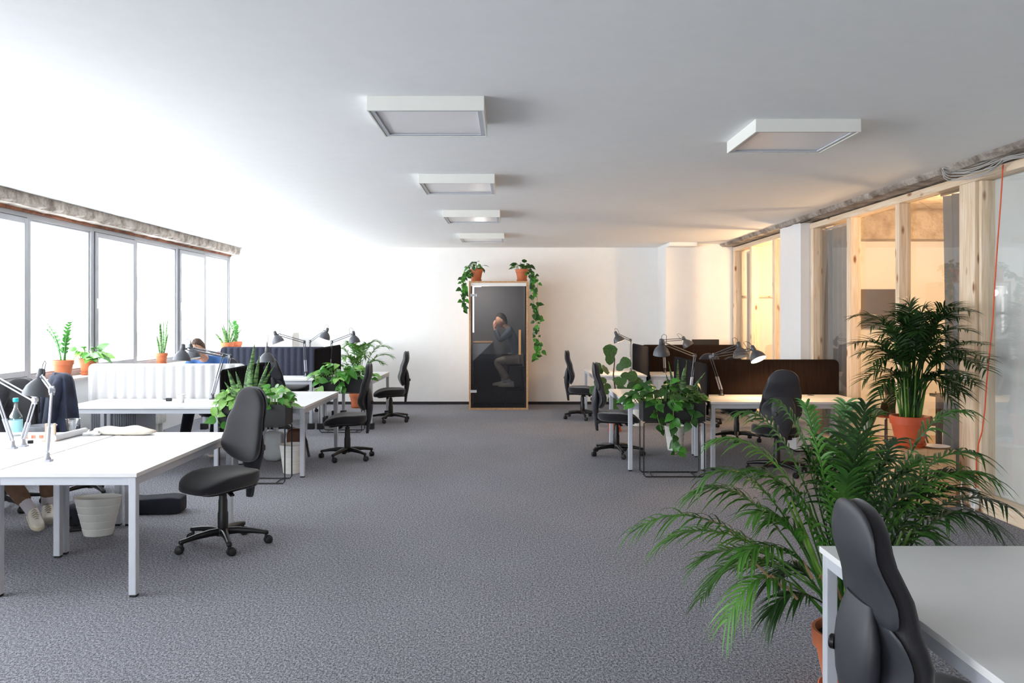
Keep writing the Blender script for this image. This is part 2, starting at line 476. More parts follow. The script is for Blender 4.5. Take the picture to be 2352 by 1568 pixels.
def ring(b, x0, x1, y0, y1, z0, z1, w, wt=None, wb=None):
    wt = wt or w; wb = wb or w
    b.box((x0, y0, z0), (x1, y0 + w, z1)); b.box((x0, y1 - w, z0), (x1, y1, z1))
    b.box((x0, y0 + w, z1 - wt), (x1, y1 - w, z1)); b.box((x0, y0 + w, z0), (x1, y1 - w, z0 + wb))
bounds = [-7.0, -5.7, -4.5, -3.35, -2.2, .93, 2.3, 3.45, 4.83, 5.98, 7.36, 8.62, 9.94, 11.09, 12.49, 13.63, 14.8]  # bays behind the camera are unseen, added to give fill light
for i in range(len(bounds) - 1):
    a, c = bounds[i], bounds[i + 1]
    if a == -2.2: continue
    w = bpy.data.objects.new('window_%d' % (i + 1), None); COL.objects.link(w); struct(w)
    opening = (i % 2 == 0)
    w.location = (XW, (a + c) / 2, .925)
    h = (c - a) / 2; zt = 2.745 - .925
    b = MB(); ring(b, -.09, 0, -h, h, 0, zt, .042, .06, .06)
    b.build('frame', M['frame'], w, smooth=False, bevel=.003)
    if opening:
        b = MB(); ring(b, -.075, .022, -h + .046, h - .046, .058, zt - .062, .062)
        b.build('sash', M['frame'], w, smooth=False, bevel=.004)
        b = MB(); ring(b, -.02, .004, -h + .036, h - .036, .05, zt - .052, .008)
        b.build('gasket', M['frame_dark'], w, smooth=False)
        g = .105
    else:
        b = MB(); ring(b, -.06, -.018, -h + .04, h - .04, .058, zt - .058, .024)
        b.build('glazing_bead', M['frame'], w, smooth=False, bevel=.003)
        g = .06
    b = MB().box((-.052, -h + g, g + .01), (-.046, h - g, zt - g - .01))
    b.build('pane', M['pane'], w, smooth=False)
    if opening:
        hd = MB().box((.02, -h + .06, .80), (.035, -h + .09, .93)).build('handle', M['white_plastic'], w, smooth=False, bevel=.004)
        MB().tube([(.03, -h + .075, .88), (.07, -h + .075, .88), (.075, -h + .075, .84), (.07, -h + .075, .76)], .010, 8).build('lever', M['white_plastic'], hd)

# timber and glass partition
wr = bpy.data.objects.new('wall_partition', None); COL.objects.link(wr); struct(wr); wr.location = (XP, 0, 0)
posts = [(6.745, 6.98), (8.056, 8.137), (9.2, 9.31), (10.33, 10.43), (11.84, 11.94), (12.97, 13.07), (13.93, 14.045)]
posts += [(5.46 - 1.15 * k, 5.55 - 1.15 * k) for k in range(11)]
b0 = None
for y0, y1 in posts:
    MB().box((0, y0, .13), (.12, y1, 2.772)).build('post', M['pine'], wr, smooth=False, bevel=.004)
    if y0 == 6.745:
        MB().box((.03, 6.70, .13), (.15, 6.738, 2.77)).build('post', M['pine'], wr, smooth=False, bevel=.003)
for y0, y1 in ((Y0, 10.44), (11.24, 14.045)):
    MB().box((-.004, y0, 2.772), (.124, y1, 2.842)).build('top_rail', M['pine_y'], wr, smooth=False, bevel=.004)
    MB().box((-.02, y0, 0), (.13, y1, .131)).build('bottom_rail', M['pine_y'], wr, smooth=False, bevel=.004)
ys = sorted(posts)
edges = [Y0] + [v for p in ys for v in p]
spans = [(edges[2 * k], edges[2 * k + 1]) for k in range(len(ys))]
spans = [(a, c) for a, c in spans if not (a < 10.44 < c)] + [(11.23, 11.84)]
for a, c in spans:
    if c - a > .15:
        MB().box((.085, a, .13), (.091, c, 2.772)).build('pane', M['part_pane'], wr, smooth=False)
# white painted concrete column in the partition
pc = sbox('trim_5', (3.815, 10.44, 0), (4.25, 11.235, 2.87), M['pillar'], bevel=.006)
# white sheet closing the near bays from behind, dividing wall, meeting rooms
sbox('wall_partition_sheet', (4.085, Y0, 0), (4.12, 6.745, 2.85), M['sheet'])
sbox('wall_dividing', (4.06, 6.82, 0), (8.0, 6.95, 3.02), M['wall'])
sbox('wall_meeting_back', (4.25, 10.92, 0), (8.0, 11.1, 3.02), M['wall'])
sbox('ceiling', (4.06, Y0, 3.06), (8.2, YB, 3.25), M['concrete_warm'])
sbox('trim_6', (4.25, 10.55, 2.655), (8.0, 10.93, 3.07), M['concrete_warm'])
sbox('trim_7', (4.08, 13.95, 1.965), (8.0, 14.06, 1.995), M['pine_y'])  # added rail in place of a bright line like a window reflection
# board-marked ceiling: each board its own piece
cm = [o for o in bpy.data.objects if o.name.startswith('ceiling')][-1]
dirv = Vector((.6, .8, 0)); nrm = Vector((.8, -.6, 0)); rr = random.Random(5)
for k in range(-12, 16):
    c = Vector((6, 9, 0)) + nrm * (k * .19)
    bm = bmesh.new()
    b = MB().bar(c - dirv * 6 + Vector((0,0,3.045)), c + dirv * 6 + Vector((0,0,3.045)), .182, .03 + rr.uniform(-.012, .012))
    me = b.mesh('plank', M['concrete_warm'], False); bm.from_mesh(me)
    for co, no in (((4.1,0,0),(-1,0,0)), ((7.99,0,0),(1,0,0)), ((0,6.96,0),(0,-1,0)), ((0,10.54,0),(0,1,0))):
        g = bm.verts[:] + bm.edges[:] + bm.faces[:]
        res = bmesh.ops.bisect_plane(bm, geom=g, plane_co=co, plane_no=no, clear_outer=True)
        cut = [e for e in res['geom_cut'] if isinstance(e, bmesh.types.BMEdge)]
        if cut: bmesh.ops.holes_fill(bm, edges=cut)
    if len(bm.faces) > 3:
        bm.to_mesh(me); link('plank', me, cm)
    bm.free()

# pale building across the street
fb = thing('apartment_building', 'very pale building across the street seen through the bright windows', 'building', (-24, 45, -9))
MB().box((-8, -33, 0), (0, 33, 19)).build('wall', M['facade'], fb, smooth=False)
for j in range(14):
    for zz in (2.6, 5.8, 8.0, 11.6, 14.9):
        wf = MB().box((-.05, -30 + j * 4.4, zz), (.06, -28.1 + j * 4.4, zz + 1.7)).build('window', M['facade_frame'], fb, smooth=False)
        MB().box((.0, -29.9 + j * 4.4, zz + .1), (.075, -29.12 + j * 4.4, zz + 1.6)).box((.0, -28.98 + j * 4.4, zz + .1), (.075, -28.2 + j * 4.4, zz + 1.6)).build('pane', M['facade_glass'], wf, smooth=False)

# ceiling lamps
def ceiling_lamp(x, y, label):
    t = thing('ceiling_lamp', label, 'ceiling light', (x, y, ZC), 0, 'square ceiling lamps')
    w, h = .343, .085
    b = MB(); ring_z(b, w, w, h, .012); b.build('housing', M['lamp_box'], t, smooth=False, bevel=.002)
    b = MB(); ring_z(b, w - .014, w - .014, h - .004, .026, h - .014); b.build('inner_frame', M['alu'], t, smooth=False)
    MB().box((-w + .04, -w + .04, -h + .016), (w - .04, w - .04, -h + .022)).build('diffuser', M['diffuser'], t, smooth=False)
    MB().box((-w + .02, -w + .02, -.02), (w - .02, w - .02, 0)).build('back_plate', M['lamp_box'], t, smooth=False)
def ring_z(b, wx, wy, h, t, top=0):
    b.box((-wx, -wy, -h), (wx, -wy + t, -top)); b.box((-wx, wy - t, -h), (wx, wy, -top))
    b.box((-wx, -wy + t, -h), (-wx + t, wy - t, -top)); b.box((wx - t, -wy + t, -h), (wx, wy - t, -top))
names = ['largest and nearest square white ceiling lamp in the middle row', 'second square white ceiling lamp in the middle row',
         'third square white ceiling lamp in the middle row', 'farthest and smallest square white ceiling lamp near the back wall']
for (x, y), nm in zip([(-.49, 4.99), (-.477, 7.52), (-.457, 9.95), (-.425, 12.58)], names): ceiling_lamp(x, y, nm)
ceiling_lamp(1.945, 5.525, 'square white ceiling lamp on the right nearest the timber partition')
# ------------------------------------------------------------------ desks and screens
DH = .72
def desk(x0, x1, y0, y1, label, feet='plain', grommets=(), skip=()):
    t = thing('office_desk', label, 'desk', ((x0+x1)/2, (y0+y1)/2, 0), 0, 'white office desks')
    hx, hy = (x1-x0)/2 - .004, (y1-y0)/2 - .004
    MB().box((-hx, -hy, DH - .024), (hx, hy, DH)).build('tabletop', M['desk'], t, smooth=False, bevel=.002)
    b = MB(); i = .012
    b.box((-hx+i, -hy+i, DH-.072), (hx-i, -hy+i+.025, DH-.025)); b.box((-hx+i, hy-i-.025, DH-.072), (hx-i, hy-i, DH-.025))
    b.box((-hx+i, -hy+i+.025, DH-.072), (-hx+i+.025, hy-i-.025, DH-.025)); b.box((hx-i-.025, -hy+i+.025, DH-.072), (hx-i, hy-i-.025, DH-.025))
    b.build('apron_frame', M['alu'], t, smooth=False, bevel=.002)
    s = .045
    for k, (sx, sy) in enumerate(((-1,-1),(1,-1),(1,1),(-1,1))):
        if k in skip: continue
        cx = sx * (hx - .008 - s/2); cy = sy * (hy - .008 - s/2)
        l = MB().box((cx-s/2, cy-s/2, .012), (cx+s/2, cy+s/2, DH-.026)).build('leg', M['alu'], t, smooth=False, bevel=.006)
        if feet == 'block' :
            MB().box((cx-.045, cy-.045, 0), (cx+.045, cy+.045, .085)).build('foot_block', M['foot'], l, smooth=False, bevel=.004)
        else:
            MB().box((cx-s/2+.004, cy-s/2+.004, 0), (cx+s/2-.004, cy+s/2-.004, .013)).build('foot', M['foot'], l, smooth=False)
    for gx, gy in grommets:
        MB().lathe([(.0, .003), (.032, .003), (.04, .0015), (.041, 0)], 18, (gx, gy, DH)).build('cable_grommet', M['foot'], t)
    return t

# nearest left bench
desk(-3.0, -2.145, 4.59, 6.24, 'white desk end nearest the camera on the left, chair at its right side', grommets=[(-.36, .88 - .2)])
desk(-4.60, -3.01, 4.59, 5.41, 'white desk cut by the left picture edge, nearest of the left bench', skip=(0,1))
desk(-4.60, -3.01, 5.42, 6.24, 'white desk with bottle and bowl where the brown-trousered person sits')
# second left bench
desk(-2.862, -2.06, 8.03, 9.66, 'white desk behind the near left chair, planter box across its front')
desk(-4.50, -2.918, 8.0, 8.795, 'white desk in front of the white ribbed screen', grommets=[(-.05, .33)])
desk(-4.50, -2.918, 8.865, 9.66, 'white desk behind the white ribbed screen, blue-shirted man at it')
# far left bench
desk(-2.765, -1.97, 11.5, 13.15, 'white desk with black foot blocks left of the farthest left chair', 'block')
desk(-4.45, -2.835, 11.5, 12.28, 'white desk in front of the blue-grey ribbed screen', 'block')
desk(-4.45, -2.835, 12.35, 13.13, 'white desk hidden behind the blue-grey ribbed screen', 'block')
# right benches
desk(1.24, 2.08, 8.36, 10.0, 'white desk on the right behind the hanging-vine planter box')
desk(2.13, 3.82, 8.44, 9.27, 'white desk in front of the long black screen, lit by a lamp', grommets=[(.50, .33)])
desk(2.13, 3.82, 9.32, 10.12, 'white desk on the far side of the long black screen')
desk(1.30, 2.13, 12.3, 13.95, 'white desk behind the fiddle-leaf fig, lit by a warm lamp')
desk(2.182, 3.80, 12.35, 13.15, 'far right white desk in front of the far black screen')
desk(2.182, 3.80, 13.21, 13.98, 'far right white desk with monitor behind the far black screen')
# desk in the near right corner
desk(1.215, 2.04, 1.2, 3.14, 'pale grey-looking desk in the near right corner of the picture')

def screen(name, label, p0, p1, z0, z1, m, pitch=.085, amp=.014, t=.022, rc=.06):
    p0 = Vector(p0); p1 = Vector(p1); d = p1 - p0; L = d.length
    th = thing(name, label, 'divider', (p0.x, p0.y, 0), math.atan2(d.y, d.x), 'felt desk screens')
    n = int(L / pitch * 8); b = MB(); rows = []
    for side in (1, -1):
        rows = []
        for i in range(n + 1):
            s = L * i / n
            e = min(s, L - s); cut = rc - math.sqrt(max(0, rc*rc - (rc - e)**2)) if e < rc else 0
            o = amp * abs(math.sin(PI * s / pitch)) if amp else 0
            if e < .04: o = 0
            o0 = t/2
            zt = z1 - cut
            col = [(s, side*(o0 + o*.3), z0), (s, side*(o0+o), z0 + .03), (s, side*(o0+o), zt - .03), (s, side*(o0+o*.75), zt - .012), (s, side*o0*.8, zt)]
            rows.append(col)
        vs = [p for r in rows for p in r]
        fs = []
        for i in range(n):
            for j in range(4):
                q = (i*5+j, (i+1)*5+j, (i+1)*5+j+1, i*5+j+1)
                fs.append(q if side < 0 else tuple(reversed(q)))
        b.add(vs, fs)
    N = (n+1)*5
    b.f += [(i*5+4, N+i*5+4, N+(i+1)*5+4, (i+1)*5+4) for i in range(n)]
    b.f += [(i*5, (i+1)*5, N+(i+1)*5, N+i*5) for i in range(n)]
    b.f += [(j, N+j, N+j+1, j+1) for j in range(4)] + [(n*5+j, n*5+j+1, N+n*5+j+1, N+n*5+j) for j in range(4)]
    b.build('felt_panel', m, th, angle=60)
    tb = MB(); pts = [(0, 0, z0)]
    for k in range(7):
        a = PI - k*PI/12; pts.append((rc + rc*math.cos(a), 0, z1 - rc + rc*math.sin(a)))
    for k in range(7):
        a = PI/2 - k*PI/12; pts.append((L - rc + rc*math.cos(a), 0, z1 - rc + rc*math.sin(a)))
    pts.append((L, 0, z0))
    tb.tube(pts, .007, 6).build('edge_binding', m, th)
    return th

screen('desk_screen', 'off-white ribbed felt screen across the second left bench', (-4.66, 8.83), (-2.92, 8.83), .60, 1.10, M['felt_white'], .108, .02)
screen('desk_screen', 'black ribbed felt screen behind the snake plant, left of centre', (-2.89, 7.98), (-2.89, 9.62), .55, 1.085, M['felt_dark'], .085, .012)
screen('desk_screen', 'blue-grey ribbed felt screen on the far left bench', (-4.46, 12.315), (-2.83, 12.315), .60, 1.155, M['felt_blue'], .098, .02)
screen('desk_screen', 'black finely ribbed screen above the middle left planter', (-2.80, 11.45), (-2.80, 13.2), .60, 1.16, M['felt_dark'], .085, .012)
screen('desk_screen', 'grey-brown felt screen edge-on beside the right snake plant', (2.105, 8.46), (2.105, 10.15), .58, 1.115, M['felt_dark'], .085, .008)
screen('desk_screen', 'long black felt screen in lamplit brown behind the chair seen from its back', (2.135, 9.30), (3.84, 9.30), .60, 1.12, M['felt_lamplit'], .2, .004)
screen('desk_screen', 'grey felt screen on the far right bench beside the warm lamp', (2.155, 12.3), (2.155, 13.9), .60, 1.158, M['felt_dark'], .085, .006)
screen('desk_screen', 'far black felt screen in lamplit brown below the monitor', (2.18, 13.175), (3.82, 13.175), .60, 1.158, M['felt_lamplit'], .2, .004)

# ------------------------------------------------------------------ swivel chairs
def interp(tab, v):
    for (a, x), (b, y) in zip(tab, tab[1:]):
        if v <= b:
            k = (v - a) / (b - a); k = k*k*(3-2*k)
            return x + (y - x) * k
    return tab[-1][1]
WT = [(0, .185), (.22, .222), (.5, .195), (.8, .158), (1, .135)]
PT = [(0, -.185), (.22, -.168), (.5, -.198), (.8, -.238), (1, -.235)]
def back_loft(b, v0, v1, t, off, ws, n=20, sq=.45, k=.55, low=4.5):
    rings = []
    for i in range(n + 1):
        u = i / n
        u = .5 - .5 * math.cos(PI * u)
        v = v0 + (v1 - v0) * u
        rnd = max(1 - abs(2*u - 1) ** (4.5 if u > .5 else low), .0012) ** .42
        w = interp(WT, v) * ws * rnd; tt = t * (max(1 - abs(2*u-1) ** 10, .05)) ** .5
        z = .545 + .545 * v; y = interp(PT, v) + off
        ring = []
        for j in range(24):
            a = 2*PI*j/24
            x = w * math.copysign(abs(math.cos(a)) ** .75, math.cos(a))
            yy = tt * math.copysign(abs(math.sin(a)) ** sq, math.sin(a))
            ring.append((x, y + yy + k * x * x, z))
        rings.append(ring)
    b.loft(rings); return b

def make_chair(label):
    t = thing('swivel_chair', label, 'office chair', (0,0,0), 0, 'black swivel office chairs')
    def seatfn(p):
        f = max(0, (p.y + .02) / .25); bk = max(0, (-p.y - .12) / .12)
        z = p.z - .055 * f * f * (1 if p.z > -.01 else .55) + .012 * bk
        z += .022 * (p.x / .235) ** 2 * (1 if p.z > 0 else 0)
        return Vector((p.x * (1 - .12 * max(0, -p.y / .24)), p.y, z))
    MB().squad(.238, .248, .048, .42, .62, 36, 16, (0, .02, .452), seatfn).build('seat', M['fabric'], t, angle=80)
    MB().squad(.205, .21, .03, .4, .6, 28, 10, (0, .0, .418), lambda p: Vector((p.x, p.y, p.z - .03 * max(0, (p.y) / .21) ** 2))).build('seat_pan', M['plastic'], t, angle=80)
    back_loft(MB(), 0, 1, .031, 0, 1.0).build('backrest', M['fabric'], t, angle=80)
    sh = back_loft(MB(), .39, 1.0, .013, -.036, .985, 18, .8, low=11).build('back_shell', M['shell'], t, angle=70)
    back_loft(MB(), .015, .46, .010, -.036, .93, 14, .8).build('lower_shell', M['shell'], t, angle=70)
    rings = []
    for z, w, y, tk in ((.285,.030,-.225,.016),(.30,.036,-.228,.018),(.40,.046,-.238,.022),(.50,.08,-.246,.034),(.58,.108,-.250,.042),(.65,.124,-.250,.042),(.71,.122,-.247,.036),(.76,.108,-.244,.028),(.81,.085,-.24,.014)):
        ring = []
        for j in range(20):
            a = 2*PI*j/20
            ring.append((w*math.copysign(abs(math.cos(a))**.9, math.cos(a)), y + tk*math.copysign(abs(math.sin(a))**.8, math.sin(a)), z))
        rings.append(ring)
    sp = MB().loft(rings).build('spine_cover', M['shell'], t, angle=60)
    MB().lathe([(0,.016),(.018,.016),(.022,.012),(.022,0)], 18, (-.085, -.279, .645), (-.75,-1,0)).build('knob', M['plastic'], sp)
    b = MB().bar((0, .06, .395), (0, -.235, .395), .075, .035).bar((0,.09,.40),(0,-.06,.40),.15,.045)
    b.build('tilt_mechanism', M['plastic'], t, smooth=False, bevel=.006)
    MB().tube([(-.03, -.215, .395), (.09, -.215, .395)], .02, 12).build('height_knob', M['plastic'], t)
    for s, y in ((1, .02), (1, .10), (-1, .05)):
        MB().tube([(s*.06, y, .392), (s*.15, y, .385)], .006, 8).bar((s*.14, y, .385), (s*.205, y+.02, .372), .03, .012).build('lever', M['plastic'], t, smooth=False)
    MB().lathe([(0,.095),(.034,.095),(.036,.11),(.036,.23),(.031,.245),(.031,.32),(.027,.335),(.027,.36),(.019,.362),(.014,.365),(.014,.40),(0,.40)], 20).build('gas_column', M['plastic'], t)
    MB().lathe([(0,.13),(.042,.128),(.05,.115),(.05,.075),(.03,.068),(0,.068)], 20).build('hub', M['plastic'], t)
    for k in range(5):
        a = 2*PI*k/5 + .15; d = Vector((math.cos(a), math.sin(a), 0)); s = Vector((-d.y, d.x, 0))
        rings = []
        for r, z, w, h in ((.03,.102,.030,.026),(.10,.105,.024,.024),(.20,.097,.019,.019),(.28,.084,.017,.015),(.305,.080,.018,.016),(.312,.078,.012,.010)):
            rings.append([tuple(d*r + s*(w*math.copysign(abs(math.cos(q))**.7, math.cos(q))) + Vector((0,0,z + h*math.copysign(abs(math.sin(q))**.7, math.sin(q))))) for q in [2*PI*j/14 for j in range(14)]])
        leg = MB().loft(rings).build('base_leg', M['plastic'], t, angle=60)
        c = d * .295; ca = a + [1.1, -.8, 2.0, .5, -1.7][k]
        wd = Vector((math.cos(ca), math.sin(ca), 0)); ax = Vector((-wd.y, wd.x, 0))
        b = MB(); cc = c + wd * .016
        for q in (1, -1):
            b.lathe([(0,-.011),(.020,-.011),(.0265,-.006),(.0265,.006),(.020,.011),(0,.011)], 16, cc + ax*(q*.016) + Vector((0,0,.0265)), ax)
        b.tube([c + Vector((0,0,.075)), c + Vector((0,0,.05)), cc + Vector((0,0,.0265))], [.010,.012,.012], 8)
        b.lathe([(.030,-.007),(.031,0),(.030,.007)], 12, cc + Vector((0,0,.028)), ax, cap=True)
        b.build('caster', M['foot'], leg, angle=50)
    return t

chair0 = make_chair('black swivel chair')
_later = []
def chair(x, y, deg, label, dz=0):
    c = copy_tree(chair0) if _later else chair0
    _later.append(1)
    if dz:                                        # gas column pulled up a little
        for ch in c.children:
            if ch.name.split('.')[0] not in ('base_leg', 'hub', 'gas_column'): ch.location.z = dz
    c.location = (x, y, 0); c.rotation_euler = (0, 0, math.radians(deg)); c['label'] = label
    return c
chair(-1.86, 9.15, 97, 'black swivel chair at the second left bench, seen side-on')
chair(-1.85, 12.42, 103, 'farthest black swivel chair on the left, near the back wall')
chair(1.26, 9.38, -93, 'black swivel chair left of the planter box with the hanging vine')
chair(1.17, 12.75, -96, 'farthest black swivel chair on the right, against the cream wall')
chair(2.78, 8.28, -4, 'black swivel chair seen from behind at the desk with the long black screen')
chair(2.98, 10.45, 175, 'black swivel chair behind the long black screen, base visible below the desk')
chair(1.255, 2.30, -92, 'very near black swivel chair cut by the bottom right picture edge')
chair(-3.80, 7.25, -53, 'black swivel chair carrying the navy jacket')
chair(-4.28, 6.72, 176, 'black swivel chair of the brown-trousered person at the left edge')
chair(-3.66, 10.12, 178, 'black swivel chair under the blue-shirted man')
chair(-3.22, 10.98, -10, 'black swivel chair half hidden behind the left snake plant and black screen')
chair(-3.55, 13.45, 170, 'black swivel chair seat glimpsed under the far left bench')
chair(2.90, 11.95, 8, 'dark chair back rising behind the long black screen')

chair(-2.035, 5.66, 145, 'large black swivel chair in the left foreground, seat turned to the near desk', .02)
# ------------------------------------------------------------------ jointed desk lamps
def lamp(label, base, elbow, tip, aim, lit=False, pale=False, power=6):
    base = Vector(base); E = Vector(elbow) - base; T = Vector(tip) - base
    t = thing('desk_lamp', label, 'lamp', base, 0, 'jointed desk lamps')
    am = M['lamp_arm_light'] if pale else M['lamp_arm']
    side = (E - T); side = Vector((-side.y, side.x, 0))
    if side.length < 1e-4: side = Vector((1, 0, 0))
    side.normalize(); side *= .0
    d1 = E.normalized(); n1 = Vector((T.x - E.x, T.y - E.y, 0)); n1 = n1.normalized() * .013 if n1.length > .01 else Vector((.013, 0, 0))
    MB().box((-.028, -.022, 0), (.028, .022, .012)).lathe([(.026,.01),(.016,.03),(.015,.055),(0,.055)], 12).build('clamp', am, t, angle=50)
    st = Vector((0, 0, .05))
    MB().tube([st + n1, E + n1], .0055, 8).tube([st - n1, E - n1], .0055, 8).build('lower_arm', am, t)
    v = Vector((0, 0, .014)) if abs((T-E).normalized().z) < .8 else n1
    MB().tube([E + v, T + v], .0055, 8).tube([E - v, T - v], .0055, 8).build('upper_arm', am, t)
    MB().tube([st + n1*1.0 + (E-st)*.05, st + n1 + (E-st)*.42], .0095, 8).tube([st - n1 + (E-st)*.05, st - n1 + (E-st)*.42], .0095, 8).build('spring', M['lamp_arm_light'], t)
    MB().lathe([(0,-.016),(.018,-.016),(.018,.016),(0,.016)], 14, E, Vector((-n1.y, n1.x, 0)).normalized()).bar(E - Vector((0,0,.03)), E + Vector((0,0,.025)), .03, .012).build('elbow_joint', am, t, angle=50)
    aim = Vector(aim).normalized()
    out = (T - E); out.z = 0; out = out.normalized() if out.length > .02 else Vector((1,0,0))
    top = T + out * .045 - aim * .055
    MB().tube([T, T + out * .045], .011, 8).build('head_joint', am, t)
    prof = [(0,0),(.016,.001),(.022,.008),(.0245,.03),(.0265,.058),(.023,.066),(.032,.074),(.052,.092),(.073,.118),(.086,.15),(.0915,.18),(.0885,.18),(.083,.15),(.070,.12),(.049,.096),(.022,.078)]
    s = MB().lathe(prof, 26, top, aim).build('shade', M['lamp'], t, angle=50)
    MB().lathe([(.018,.080),(.047,.099),(.068,.123),(.081,.152),(.0865,.178)], 26, top, aim).build('reflector', M['reflector'], s, angle=60)
    MB().squad(.027,.027,.034,1,1,14,8, top + aim * .125).build('bulb', M['bulb'] if lit else M['bulb_off'], s)
    u = out
    c0 = top + aim*.002
    MB().tube([c0, c0 - aim*.035 + u*-.01, c0 - aim*.055 - u*.04, c0 - aim*.04 - u*.075, T - u*.03 + Vector((0,0,.015)), T - u*.02], .0028, 6).build('cord', M['black_cable'], t)
    if lit:
        point('desk_lamp_light', base + top + aim * .155, power, WARM, .03)
    return t
def pl(label, b, e, tp, aim, Yb, Ye, Yt, **k):
    lamp(label, (*at(*b, Yb).xy, DH), at(*e, Ye), at(*tp, Yt), aim, **k)
pl('nearest grey desk lamp on the white desk at the left edge', (108,1057), (119,896), (97,866), (-.12,-.1,-1), 4.98, 4.98, 5.16, pale=True)
pl('desk lamp whose arms cross the bottle, second from the left edge', (53,1024), (80,918), (-60,840), (-.6,0,-1), 5.55, 5.55, 5.7, pale=True)
pl('leftmost desk lamp, its clamp in front of the laptop', (28,1030), (-14,890), (-110,830), (-.5,0,-1), 5.45, 5.45, 5.6, pale=True)
pl('desk lamp clamped before the white screen, its head in front of the man', (488,909), (514,816), (430,801), (-.05,-.1,-1), 8.72, 8.72, 8.5)
pl('grey lamp head next to the face of the blue-shirted man, behind another', (516,905), (528,818), (446,800), (.25,-.1,-1), 9.05, 9.05, 9.25)
pl('grey desk lamp with its large head right above the left snake plant', (606,903), (609,846), (613,806), (0,-.05,-1), 9.2, 9.25, 9.0)
pl('far left desk lamp standing before the blue-grey screen', (703,851), (699,785), (640,768), (.35,0,-1), 12.1, 12.1, 11.9)
pl('far left desk lamp reaching up right from behind the blue-grey screen', (712,838), (712,784), (746,760), (-.35,0,-1), 12.9, 12.9, 12.7)
pl('desk lamp reaching right over the middle left planter', (756,841), (762,785), (807,768), (.1,0,-1), 12.4, 12.4, 12.2)
pl('glowing desk lamp behind the fiddle-leaf fig, upright arm', (1449,842), (1448,781), (1420,768), (.4,-.1,-1), 13.0, 13.0, 12.8, lit=True, power=14)
pl('dark desk lamp with lit neck above the right snake plant', (1586,897), (1596,817), (1526,789), (.05,.22,-1), 9.0, 9.0, 8.75, lit=True, power=5)
pl('dark desk lamp tilted to the right below the monitor', (1527,846), (1523,782), (1566,779), (.6,-.1,-1), 12.95, 12.95, 12.8)
pl('brightly lit desk lamp with its open shade facing the camera', (1657,899), (1632,819), (1722,803), (.35,-.5,-1), 9.15, 9.15, 8.95, lit=True, power=24)
pl('dark desk lamp head touching the brightly lit one', (1645,890), (1640,815), (1690,795), (.1,-.3,-1), 9.65, 9.65, 9.4)
# ------------------------------------------------------------------ plants
def frame_m(p, d, n, s=1.0):
    d = Vector(d).normalized(); n = Vector(n)
    x = d.cross(n)
    if x.length < 1e-4: x = d.cross(Vector((1, .3, 0)))
    x.normalize(); n = x.cross(d).normalized()
    m = Matrix((x, d, n)).transposed().to_4x4()
    return Matrix.Translation(p) @ m @ Matrix.Diagonal((s, s, s, 1))

def leaf_mesh(name, m, prof, fold=.18, droop=.3, L=1.0):
    b = MB(); n = len(prof)
    def P(i, k):
        s, w = prof[i]
        return (k * w, s * L, -droop * s * s + (fold * w if k else 0))
    b.v = [P(i, k) for i in range(n) for k in (-1, 0, 1)]
    b.f = [(i*3+k, i*3+k+1, (i+1)*3+k+1, (i+1)*3+k) for i in range(n-1) for k in (0, 1)]
    return b.mesh(name, m, True, 80)
HEART = [(-.08,.10),(.0,.30),(.15,.40),(.35,.40),(.6,.29),(.82,.13),(1,.005)]
FIDDLE = [(0,.03),(.1,.16),(.25,.24),(.42,.22),(.6,.33),(.8,.37),(.93,.24),(1,.03)]
LM = [leaf_mesh('leaf', M['pothos'], HEART), leaf_mesh('leaf', M['pothos_light'], HEART), leaf_mesh('leaf', M['pothos_dark'], HEART)]
LF = leaf_mesh('leaf', M['ficus'], FIDDLE, .15, .22)

def leafy(t, r, n, ext, h, kinds, size, base=(0,0,0), front=.3):
    """leaves on short stems in a mound; ext = half sizes in x and y, h = height"""
    st = MB(); base = Vector(base)
    for i in range(n):
        a = r.uniform(0, 2*PI); q = math.sqrt(r.random())
        c = Vector((math.cos(a)*q*ext[0], math.sin(a)*q*ext[1], 0))
        root = Vector((c.x*.8, max(-.1, min(.1, c.y*.5)), 0))
        top = Vector((c.x*1.12, c.y*1.25, h * (1 - .75*q*q) * r.uniform(.45, 1.05)))
        if q > .9 and c.y < 0: top.z -= r.uniform(0, .05)
        mid = (root + top) / 2 + Vector((0, 0, .05))
        st.tube([base + root, base + mid, base + top], .0028, 5, False)
        out = Vector((c.x*1.2 + r.uniform(-.1, .1), c.y*1.2 - front*ext[1] + r.uniform(-.1, .1), r.uniform(-.10, .08)))
        if out.length < .02: out = Vector((.1, -.1, 0))
        d = out.normalized() + Vector((0, 0, r.uniform(-.5, .25)))
        nn = Vector((r.uniform(-.4, .4), r.uniform(-.9, .1), 1.0))
        link('leaf', LM[r.choice(kinds)], t, frame_m(base + top, d, nn, size * r.uniform(.7, 1.25)))
    st.build('stems', M['stem'], t)

def vine(t, r, pts, n, kinds, size):
    pts = [Vector(p) for p in pts]
    MB().tube(pts, .003, 5).build('vine', M['stem'], t)
    for i in range(n):
        u = (i + r.random()) / n * (len(pts) - 1); k = min(int(u), len(pts) - 2)
        p = pts[k].lerp(pts[k+1], u - k)
        d = Vector((r.uniform(-1, 1), r.uniform(-1, .2), r.uniform(-1.2, .1)))
        link('leaf', LM[r.choice(kinds)], t, frame_m(p + d.normalized()*.02, d, Vector((r.uniform(-.5,.5), -1, .5)), size * r.uniform(.7, 1.2)))

